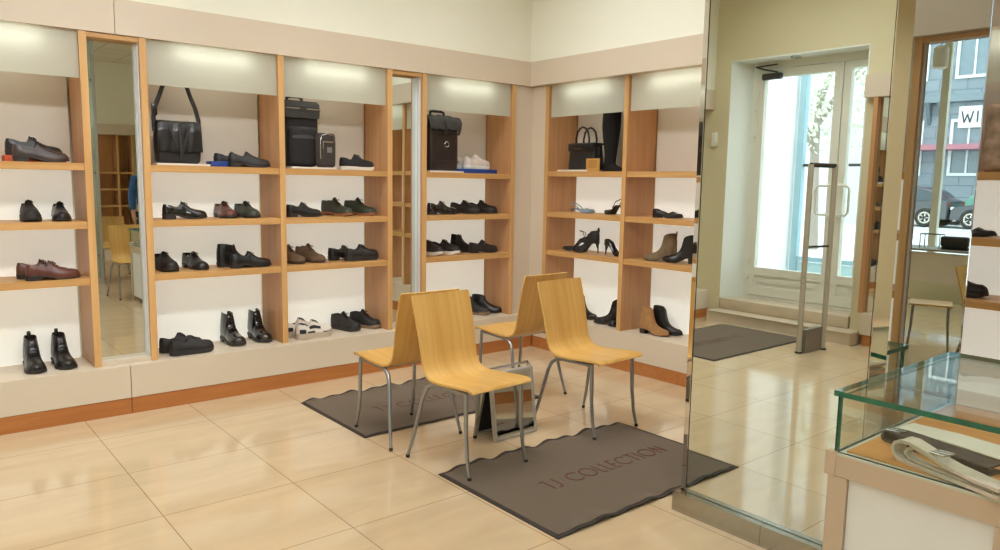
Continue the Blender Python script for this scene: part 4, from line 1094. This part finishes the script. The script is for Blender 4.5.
f = MB(); f.tube([(.016+.022*math.cos(2*PI*k/14), -.0715, .215+.022*math.sin(2*PI*k/14)) for k in range(15)], .004, 6); f.obj('round_emblem', SILVERT, t, True)
f = MB(); f.tube([(-.02, -.086, .40), (-.01, -.098, .35), (-.012, -.09, .29)], .011, 6, flat=(.4, 1.2)); f.obj('closing_strap', BLACKM, t, True)
f = MB(); f.tube([(.165, -.01, .43), (.18, -.02, .38), (.195, -.02, .32), (.19, -.01, .30)], .010, 6, flat=(.5, 1.2)); f.obj('side_strap', BLACKM, t, True)
f = MB(); f.tube([(-.10, 0, .44), (-.10, 0, .475), (-.07, 0, .48), (.015, 0, .48), (.04, 0, .47), (.04, 0, .445)], .010, 6, flat=(.6, 1.2)); f.obj('carry_handle', BLACKM, t, True)
# handbag on the right wall
t = thing('handbag', 'black structured handbag with two arched handles, top shelf by the corner', 'bag', (.19, -.51, RV[0]+.0145), R90)
f = MB(); soft_box(f, .31, .12, .225, 0, .014, .0, .10); f.obj('bag_body', BLACKM, t, 60)
f = MB(); f.rbox(-.152, .152, -.064, .064, .205, .222, .006); f.rbox(-.145, .145, -.070, -.060, .155, .215, .004); f.obj('flap', BLACKL, t, True)
f = MB(); f.box(-.075, .02, -.0755, -.070, .172, .180); f.obj('metal_bar', mat('bronze_trim', (150, 110, 86), .3, metal=1, var=.05), t)
for y in (-.045, .045):
    f = MB(); f.tube([(-.075, y, .18), (-.075, y, .26), (-.06, y, .315), (-.03, y, .345), (0, y, .355), (.03, y, .345), (.06, y, .315), (.075, y, .26), (.075, y, .18)], .0085, 8); f.obj('handle', BLACKL, t, True)
for x in (-.14, .14):
    f = MB(); f.tube([(x*.98, 0, .20), (x*1.08, 0, .11), (x*1.05, 0, .02)], .008, 6, flat=(.5, 1.4)); f.obj('side_gusset', BLACKM, t, True)
t = thing('sign_card', 'small tan card sign standing in front of the black handbag', 'sign', (.09, -.685, RV[0]+.0005), R90)
f = MB(); f.rbox(-.075, .075, 0, .008, 0, .105, .002); f.box(-.06, .06, .008, .045, 0, .006); f.obj('card', mat('tan_card', (196, 146, 72), .6, var=.06), t)
f = MB()
for z in (.082, .066, .05, .034): f.box(-.05+.01*random.random(), .05-.02*random.random(), -.0008, 0, z, z+.005)
f.obj('printed_lines', mat('brown_print', (120, 80, 36), .7), t)
# tall boot
t = thing('tall_boot', 'tall black suede boot standing between the handbag and the upright', 'boot', (.22, -.78, RV[0]+.0005), math.radians(-96))
rings = []
for z, xc, rx, ry in ((.045, -.03, .060, .040), (.08, -.025, .056, .040), (.13, -.02, .054, .044), (.20, -.02, .062, .054), (.28, -.022, .074, .064), (.36, -.022, .082, .070), (.43, -.02, .082, .070), (.52, -.012, .080, .072), (.62, -.006, .088, .078)):
    rings.append([(xc+rx*math.cos(2*PI*k/18), ry*math.sin(2*PI*k/18), z) for k in range(18)])
f = MB(); f.loft(rings); f.obj('boot_shaft', SUEDEK, t, 60)
rr = []
for x, w, z0, h in ((-.092, .012, .03, .03), (-.085, .03, .03, .05), (-.05, .037, .028, .07), (.0, .036, .016, .075), (.05, .042, .006, .05), (.09, .040, .004, .036), (.12, .028, .006, .026), (.14, .008, .008, .012)):
    rr.append([(x, w*math.cos(PI*k/8), z0+h*math.sin(PI*k/8)) for k in range(9)]+[(x, -w*.9, z0-.003), (x, w*.9, z0-.003)])
f = MB(); f.loft(rr); f.obj('boot_foot', SUEDEK, t, 60)
f = MB(); f.box(-.09, -.035, -.03, .03, 0, .032); f.obj('heel', SOLEK, t)
f = MB(); f.prism([(-.036, .022), (.03, .002), (.09, .0), (.138, .005), (.138, .0085), (.09, .006), (.03, .010), (-.036, .027)], -.034, .034, 'y'); f.obj('sole', SOLEK, t)
# beige patterned bag at the right edge
t = thing('tote_bag', 'beige patterned bag cut off by the right edge, past the pillar', 'bag', (.20, -3.66, RV[0]+.0005), R90)
f = MB(); soft_box(f, .33, .14, .36, 0, .03, .02); f.obj('bag_body', mat('beige_tapestry', (176, 152, 128), .7, bump=.3, bscale=60, var=.35, vscale=16), t, 60)
for y in (-.05, .05):
    f = MB(); f.tube([(-.09, y, .34), (-.085, y, .42), (0, y, .46), (.085, y, .42), (.09, y, .34)], .009, 8); f.obj('handle', BROWNL, t, True)

# ------------------------------------------------------------------ person standing deeper in the shop (seen in the first wall mirror)
def skin_body(name, verts, edges, mats, parent, root=0, sub=2):
    me = bpy.data.meshes.new(name); me.from_pydata([v[:3] for v in verts], edges, []); me.materials.append(mats)
    o = bpy.data.objects.new(name, me); col.objects.link(o); o.parent = parent
    sk = o.modifiers.new('Skin', 'SKIN'); sk.use_smooth_shade = True
    for i, v in enumerate(verts):
        d = me.skin_vertices[0].data[i]; d.radius = (v[3], v[4] if len(v) > 4 else v[3]); d.use_root = (i == root)
    o.modifiers.new('Sub', 'SUBSURF').levels = sub; o.modifiers['Sub'].render_levels = sub
    return o
pr_ = thing('person', 'person in a blue jacket standing deeper in the shop, seen in the first wall mirror', 'person', (-1.20, -7.5, 0), math.radians(165))
SKIN = mat('skin', (206, 160, 132), .5, var=.05); DENIM = mat('blue_jacket_cloth', (52, 96, 140), .8, bump=.3, bscale=120, var=.12, vscale=10)
TROUS = mat('dark_trousers', (44, 46, 54), .85, var=.1); HAIR = mat('dark_brown_hair', (52, 38, 30), .7, bump=.4, bscale=200)
bv = [(0, 0, .94, .14, .11), (0, .01, 1.12, .13, .10), (0, .01, 1.30, .15, .11), (0, 0, 1.43, .12, .09), (0, -.005, 1.50, .055), (0, -.01, 1.55, .052),
      (0, -.015, 1.62, .072, .085), (0, -.01, 1.70, .076, .09), (0, 0, 1.76, .05, .06),
      (.17, 0, 1.41, .055), (.23, .01, 1.14, .044), (.25, -.05, .90, .032), (.255, -.07, .84, .034, .020),
      (-.17, 0, 1.41, .055), (-.23, .01, 1.14, .044), (-.25, -.05, .90, .032), (-.255, -.07, .84, .034, .020),
      (.09, 0, .86, .088), (.10, .0, .50, .056), (.105, .02, .12, .04), (.11, -.12, .04, .036),
      (-.09, 0, .86, .088), (-.10, .0, .50, .056), (-.105, .02, .12, .04), (-.11, -.12, .04, .036)]
be = [(0, 1), (1, 2), (2, 3), (3, 4), (4, 5), (5, 6), (6, 7), (7, 8), (3, 9), (9, 10), (10, 11), (11, 12), (3, 13), (13, 14), (14, 15), (15, 16), (0, 17), (17, 18), (18, 19), (19, 20), (0, 21), (21, 22), (22, 23), (23, 24)]
for s, w in ((1, 12), (-1, 16)):
    for k, (dy, dz, dx, r) in enumerate(((-.028, -.078, 0, .009), (-.010, -.086, .004, .0095), (.008, -.082, .004, .009), (.024, -.070, 0, .008))):
        a = len(bv); bx, by, bz = bv[w][:3]
        bv += [(bx+s*dx, by+dy*.9, bz-.035, r), (bx+s*(dx-.006), by+dy, bz+dz*.8, r*.95), (bx+s*(dx-.016), by+dy, bz+dz, r*.85)]
        be += [(w, a), (a, a+1), (a+1, a+2)]
    a = len(bv); bx, by, bz = bv[w][:3]
    bv += [(bx-s*.01, by-.036, bz-.012, .010), (bx-s*.02, by-.05, bz-.045, .009)]; be += [(w, a), (a, a+1)]
body = skin_body('body', bv, be, SKIN, pr_)
for s in (1, -1):
    f = MB(); f.lathe([(.002, -.011), (.009, -.007), (.011, 0), (.009, .007), (.002, .011)], 10, 0, (s*.03, -.088, 1.655)); f.obj('eye', mat('eye_dark', (40, 30, 26), .2), pr_, True)
    f = MB(); f.rbox(s*.078-.008, s*.078+.008, -.018, .014, 1.62, 1.675, .006); f.obj('ear', SKIN, pr_, True)
f = MB(); f.loft([[(x, y, z) for x, y in ((-.012, -.085), (0, -.085-.022*k), (.012, -.085))] for z, k in ((1.66, .2), (1.635, .8), (1.615, 1.1), (1.605, .3))]); f.obj('nose', SKIN, pr_)
f = MB(); f.rbox(-.024, .024, -.096, -.082, 1.570, 1.582, .004); f.obj('mouth', mat('lips', (170, 100, 90), .5), pr_, True)
g = []
for i in range(9):
    th = PI*.02+PI*.52*i/8
    g.append([(.086*math.sin(th)*math.sin(ph)*1.0, .012-.100*math.sin(th)*math.cos(ph), 1.685+.100*math.cos(th)) for ph in [PI*.22+(2*PI-PI*.44)*k/20 for k in range(21)]])
MB().sheet(g, .016).obj('hair', HAIR, pr_, 60)
jv = [(0, 0, .90, .17, .135), (0, .01, 1.12, .155, .125), (0, .01, 1.30, .175, .135), (0, 0, 1.43, .14, .11), (0, -.005, 1.495, .075, .075),
      (.18, 0, 1.42, .075), (.235, .01, 1.14, .062), (.25, -.045, .925, .050), (-.18, 0, 1.42, .075), (-.235, .01, 1.14, .062), (-.25, -.045, .925, .050)]
skin_body('jacket', jv, [(0, 1), (1, 2), (2, 3), (3, 4), (3, 5), (5, 6), (6, 7), (3, 8), (8, 9), (9, 10)], DENIM, pr_)
tv = [(0, 0, .93, .15, .12), (.09, 0, .84, .10), (.10, 0, .50, .07), (.105, .015, .10, .06), (-.09, 0, .84, .10), (-.10, 0, .50, .07), (-.105, .015, .10, .06)]
skin_body('trousers', tv, [(0, 1), (1, 2), (2, 3), (0, 4), (4, 5), (5, 6)], TROUS, pr_)
for s in (1, -1):
    f = MB(); f.rbox(s*.108-.048, s*.108+.048, -.19, .08, 0, .085, .035, seg=3); f.obj('walking_shoe', BLACKM, pr_, True)

# ------------------------------------------------------------------ outside
f = MB(); f.box(-36, XD-.36, -36, 22, .0, .14); structure(f, 'ground', mat('pale_pavement', (206, 208, 208), .8, var=.06, vscale=2))
# white building corner and glazed outer porch beside the entrance
f = MB(); f.box(-8.6, -7.3, .30, 4.0, .14, 5.2)
f.box(-8.604, -7.30, .28, .30, .14, 5.2); tag(f.obj('white_wall_block', mat('white_render', (240, 240, 236), .8, var=.02), None), 'bright white rendered wall seen through the entrance door', 'wall block')
t = thing('porch_screen', 'pale blue framed porch screen with dark rail outside the entrance', 'screen', (-8.35, 0, .14))
PB = mat('pale_blue_frame', (150, 184, 196), .45, var=.03)
for y in (.19, -1.25):
    f = MB(); f.box(-.04, .04, y-.045, y+.045, 0, 2.9); f.obj('post', PB, t)
f = MB(); f.box(-.03, .03, -1.20, .14, .36, .42); f.box(-.03, .03, -1.20, .14, 0, .07); f.obj('low_rail', PB, t)
f = MB(); f.box(-.02, .02, -1.20, .14, 1.60, 1.635); f.obj('dark_rail', DARKM, t)
f = MB(); f.box(-.012, .012, -1.20, .14, .08, .35); f.obj('lower_panel', mat('pale_blue_panel', (176, 206, 212), .5), t)
f = MB(); f.box(-.04, .04, -1.25, .19, 2.9, 2.98); f.obj('head_rail', PB, t)
# street facade
t = thing('apartment_building', 'grey-blue stone apartment building across the street, seen mirrored in the shop window', 'building', (-31, 0, .14)); t.scale = (1.2, 1.2, 1.2)
f = MB(); f.box(-6, 0, -26, 9, 0, 16); f.obj('wall', facade_mat(), t)
WF = mat('window_frame_white', (220, 226, 228), .5); WG = mat('window_dark_glass', (120, 138, 150), .15, var=.1)
for yy in [-22.9+2.1*k for k in range(15)]:
    for zz in (1.6, 5.0, 8.4, 11.8):
        f = MB(); frame_box(f, yy-.6, yy+.6, zz, zz+2.0, .10, .0, .08); f.box(0, .06, yy-.03, yy+.03, zz, zz+2.0); w = f.obj('window', WF, t)
        f = MB(); f.box(.005, .02, yy-.5, yy+.5, zz+.1, zz+1.9); f.obj('pane', WG, w)
for zz in (4.2, 7.6):
    f = MB(); f.box(0, .22, -26, 9, zz, zz+.26); f.obj('cornice', mat('cornice_stone', (128, 142, 152), .9), t)
for yy in (-14.6, -12.5, -10.4):
    f = MB()
    for s in (-1, 1): f.prism([(0, 3.4), (.35, 4.2), (0, 4.2)], yy+s*.85-.06, yy+s*.85+.06, 'y')
    f.obj('bracket', mat('bracket_stone', (104, 116, 126), .9), t)
f = MB(); f.box(0.02, 1.0, -15.5, -10.2, 2.50, 2.68); f.obj('awning_band', mat('pink_band', (176, 120, 134), .7), t, label='dull pink awning band')
sg = MB(); sg.box(.09, .12, -12.75, -11.85, 3.28, 4.02); sgo = sg.obj('window_sign', mat('white_sign', (232, 238, 240), .5), t, label='white sign with dark letters')
f = MB()
for a, b in (((-12.65, 3.85), (-12.56, 3.45)), ((-12.56, 3.45), (-12.47, 3.75)), ((-12.47, 3.75), (-12.38, 3.45)), ((-12.38, 3.45), (-12.29, 3.85)), ((-12.15, 3.85), (-12.15, 3.45))):
    f.tube([(.125, a[0], a[1]), (.125, b[0], b[1])], .025, 5)
f.obj('sign_letters', mat('sign_dark', (60, 70, 80), .6), sgo)
# a second, paler block seen through the entrance
t = thing('pale_building', 'pale building across the street, seen through the entrance door', 'building', (-24, 14, .14))
f = MB(); f.box(-6, 0, -4.9, 6, 0, 13); f.obj('wall', mat('pale_facade', (214, 220, 222), .9, var=.03), t)
for yy in (-3.6, -1.4, .8, 3.0):
    for zz in (1.6, 5.0, 8.4):
        f = MB(); frame_box(f, yy-.5, yy+.5, zz, zz+1.9, .09, 0, .08); w = f.obj('window', WF, t); f = MB(); f.box(.005, .02, yy-.4, yy+.4, zz+.1, zz+1.8); f.obj('pane', WG, w)
# parked cars
def car(label, x, y, rgb, L=3.6):
    t = thing('car', label, 'car', (x, y, .14), PI/2, 'cars parked across the street')
    prof = [(-.50, .30), (-.49, .62), (-.46, .74), (-.36, .80), (-.24, .88), (-.12, 1.28), (.0, 1.42), (.18, 1.43), (.33, 1.30), (.43, 1.00), (.49, .92), (.50, .55), (.495, .30)]
    P = [(a*L, b) for a, b in prof]; cp = mat('car_paint_%d_%d_%d' % rgb, rgb, .25, coat=.6, var=.02)
    rings = []
    for y2, k in ((-.84, .96), (-.80, .99), (-.60, 1.0), (.60, 1.0), (.80, .99), (.84, .96)):
        rings.append([(a*(.985 if abs(y2) > .82 else 1), y2*(1-.16*max(0, (b-.8)/.6)), .30+(b-.30)*k) for a, b in P])
    f = MB(); f.loft(rings); f.obj('body', cp, t, 35)
    for s in (-1, 1):
        for q in ([(-.105, .93), (-.05, 1.22), (.05, 1.34), (.13, 1.35), (.13, .93)], [(.15, .93), (.15, 1.35), (.27, 1.28), (.35, 1.05), (.34, .95)]):
            f = MB(); pts = [(a*L, b) for a, b in q]
            f.loft([[(a, s*(.850-.13*max(0, (b-.8)/.6)), b) for a, b in pts], [(a, s*(.856-.13*max(0, (b-.8)/.6)), b) for a, b in pts]]); f.obj('side_window', mat('car_glass', (60, 74, 84), .08), t)
    for a in (-.31, .30):
        for s in (-1, 1):
            f = MB()
            prof2 = [(.20, -.10), (.31, -.10), (.335, -.06), (.335, .06), (.31, .10), (.20, .10)]
            rings = [[(a*L+r*math.cos(2*PI*k/24), s*.78+z, .335+r*math.sin(2*PI*k/24)) for k in range(24)] for r, z in prof2]
            f.loft(rings); w = f.obj('wheel', RUBBER, t, 40)
            f = MB()
            f.loft([[(a*L+r*math.cos(2*PI*k/20), s*(.78+z), .335+r*math.sin(2*PI*k/20)) for k in range(20)] for r, z in ((.21, .06), (.21, .10), (.17, .102), (.06, .085))])
            for k in range(5):
                c, sn = math.cos(2*PI*k/5), math.sin(2*PI*k/5)
                f.tube([(a*L+.05*c, s*.875, .335+.05*sn), (a*L+.19*c, s*.885, .335+.19*sn)], .03, 6)
            f.obj('rim', SILVERT, w, 40)
    for s in (-1, 1):
        f = MB(); f.rbox(-.498*L, -.47*L, s*.62-.16, s*.62+.16, .62, .74, .03); f.obj('headlight', mat('headlight_glass', (220, 224, 226), .1), t, True)
        f = MB(); f.rbox(.47*L, .497*L, s*.66-.12, s*.66+.12, .74, .90, .03); f.obj('tail_light', mat('tail_red', (150, 30, 30), .2), t, True)
    return t
car('dark car parked across the street, its rear wheel left in the window reflection', -24.7, -14.70, (58, 66, 74))
car('dark car parked across the street, its front wheel right in the window reflection', -24.7, -11.05, (52, 60, 70))
car('pale green car parked behind the dark ones across the street', -27.6, -12.6, (120, 176, 160))
# street tree
t = thing('street_tree', 'pale leafy street tree seen through the entrance door', 'tree', (-14.5, 3.2, .14))
f = MB(); f.tube([(0, 0, 0), (.05, .02, 1.2), (0, .08, 2.2), (-.1, .1, 3.4)], [.13, .11, .09, .05], 10)
for k in range(7):
    a = k*.9; f.tube([(0, .08, 2.0+.15*k), (.6*math.cos(a), .6*math.sin(a)+.05, 2.6+.2*k), (1.2*math.cos(a), 1.2*math.sin(a), 3.1+.22*k)], [.05, .035, .015], 6)
f.obj('trunk', mat('bark', (150, 142, 130), .9, bump=.4, bscale=20), t, True)
rn = random.Random(4); f = MB()
for k in range(3200):
    while True:
        v = Vector((rn.uniform(-1, 1), rn.uniform(-1, 1), rn.uniform(-1, 1)))
        if .25 < v.length < 1: break
    c = Vector((v.x*1.9, v.y*1.9, 3.6+v.z*1.6)); n = Vector((rn.gauss(0, 1), rn.gauss(0, 1), rn.gauss(0, 1))).normalized(); u = n.orthogonal().normalized(); w = n.cross(u); s = rn.uniform(.04, .085)
    b = len(f.v); f.v += [tuple(c+u*s), tuple(c+w*s*.55), tuple(c-u*s), tuple(c-w*s*.55)]; f.face((b, b+1, b+2, b+3))
tag(f.obj('foliage', mat('pale_leaf', (206, 216, 190), .7, var=.2, vscale=3), t), None)

# ------------------------------------------------------------------ light
LK = .47
wd = bpy.data.worlds.new('sky'); scene.world = wd; wd.use_nodes = True
nt = wd.node_tree; bg = nt.nodes['Background']
sky = nt.nodes.new('ShaderNodeTexSky'); sky.sky_type = 'PREETHAM'; sky.turbidity = 4.0; sky.sun_direction = Vector((.5, -.55, .67)).normalized()
mixc = nt.nodes.new('ShaderNodeMix'); mixc.data_type = 'RGBA'; mixc.inputs[0].default_value = .8; mixc.inputs[7].default_value = (.92, .97, 1.0, 1)
nt.links.new(sky.outputs['Color'], mixc.inputs[6]); nt.links.new(mixc.outputs[2], bg.inputs['Color'])
bg.inputs['Strength'].default_value = 5.2
def area(name, loc, size, power, rgb=(1, .945, .87), rot=(0, 0, 0), sy=None):
    l = bpy.data.lights.new(name, 'AREA'); l.energy = power; l.color = rgb; l.shape = 'RECTANGLE' if sy else 'SQUARE'; l.size = size
    if sy: l.size_y = sy
    o = bpy.data.objects.new(name, l); col.objects.link(o); o.location = loc; o.rotation_euler = rot
    return o
WARM = (.965, .995, 1.03)
for x, y, sx, sy, p in ((-4.9, -1.5, 1.5, 1.9, 58), (-2.9, -1.5, 1.5, 1.9, 46), (-.95, -1.5, 1.2, 1.9, 40), (-4.9, -4.4, 1.5, 1.9, 42), (-2.9, -4.6, 1.5, 1.9, 46), (-.5, -4.9, .9, 1.9, 34),
                        (-4.9, -8.4, 1.4, 2.2, 72), (-3.1, -8.4, 1.4, 2.2, 72), (-3.0, -10.9, 2.0, 1.4, 95)):
    area('ceiling_lamp', (x, y, ZC-.02), sx, p*LK*.87, WARM, (0, 0, 0), sy).data.spread = math.radians(118)
def aimed(loc, to, sx, sy, p, spread=80):
    d = Vector(to)-Vector(loc)
    o = area('fill_light', loc, sx, p*LK, WARM, d.to_track_quat('-Z', 'Y').to_euler(), sy); o.data.spread = math.radians(spread)
aimed((-4.5, -1.6, ZC-.06), (XD, -1.4, 2.3), .5, 1.2, 34, 120)  # added fill that brightens the door wall, not a known lamp
# added fill lights under the ceiling, turned to brighten the shelves
for x in (-4.3, -2.9, -1.3): aimed((x, -3.3, ZC-.06), (x, .2, 1.05), 1.2, .5, 30)
for y in (-1.0, -2.2): aimed((-3.1, y, ZC-.06), (.3, y+.2, 1.05), .5, 1.0, 26)

# ------------------------------------------------------------------ camera
cam = bpy.data.cameras.new('camera'); co = bpy.data.objects.new('camera', cam); col.objects.link(co); scene.camera = co
cam.sensor_fit = 'HORIZONTAL'; cam.sensor_width = 36.0; cam.lens = 748.5846*36/1000; cam.clip_start = .05
yaw, pit, rol = math.radians(50.40243), math.radians(7.09383), math.radians(.99711)
F = Vector((math.cos(yaw)*math.cos(pit), math.sin(yaw)*math.cos(pit), -math.sin(pit)))
Rv = F.cross(Vector((0, 0, 1))).normalized(); U = Rv.cross(F)
R2 = Rv*math.cos(rol)+U*math.sin(rol); U2 = -Rv*math.sin(rol)+U*math.cos(rol)
M = Matrix((R2, U2, -F)).transposed().to_4x4(); M.translation = Vector((-4.43832, -4.99332, 1.47273)); co.matrix_world = M

vs = scene.view_settings; vs.view_transform = 'Standard'; vs.look = 'None'; vs.gamma = 1; vs.exposure = -0.03; vs.use_curve_mapping = False
scene.cycles.max_bounces = 10; scene.cycles.diffuse_bounces = 5; scene.cycles.glossy_bounces = 7; scene.cycles.transparent_max_bounces = 16; scene.cycles.transmission_bounces = 6
scene.cycles.use_denoising = True; scene.cycles.sample_clamp_indirect = 6.0
scene.cycles.caustics_reflective = True
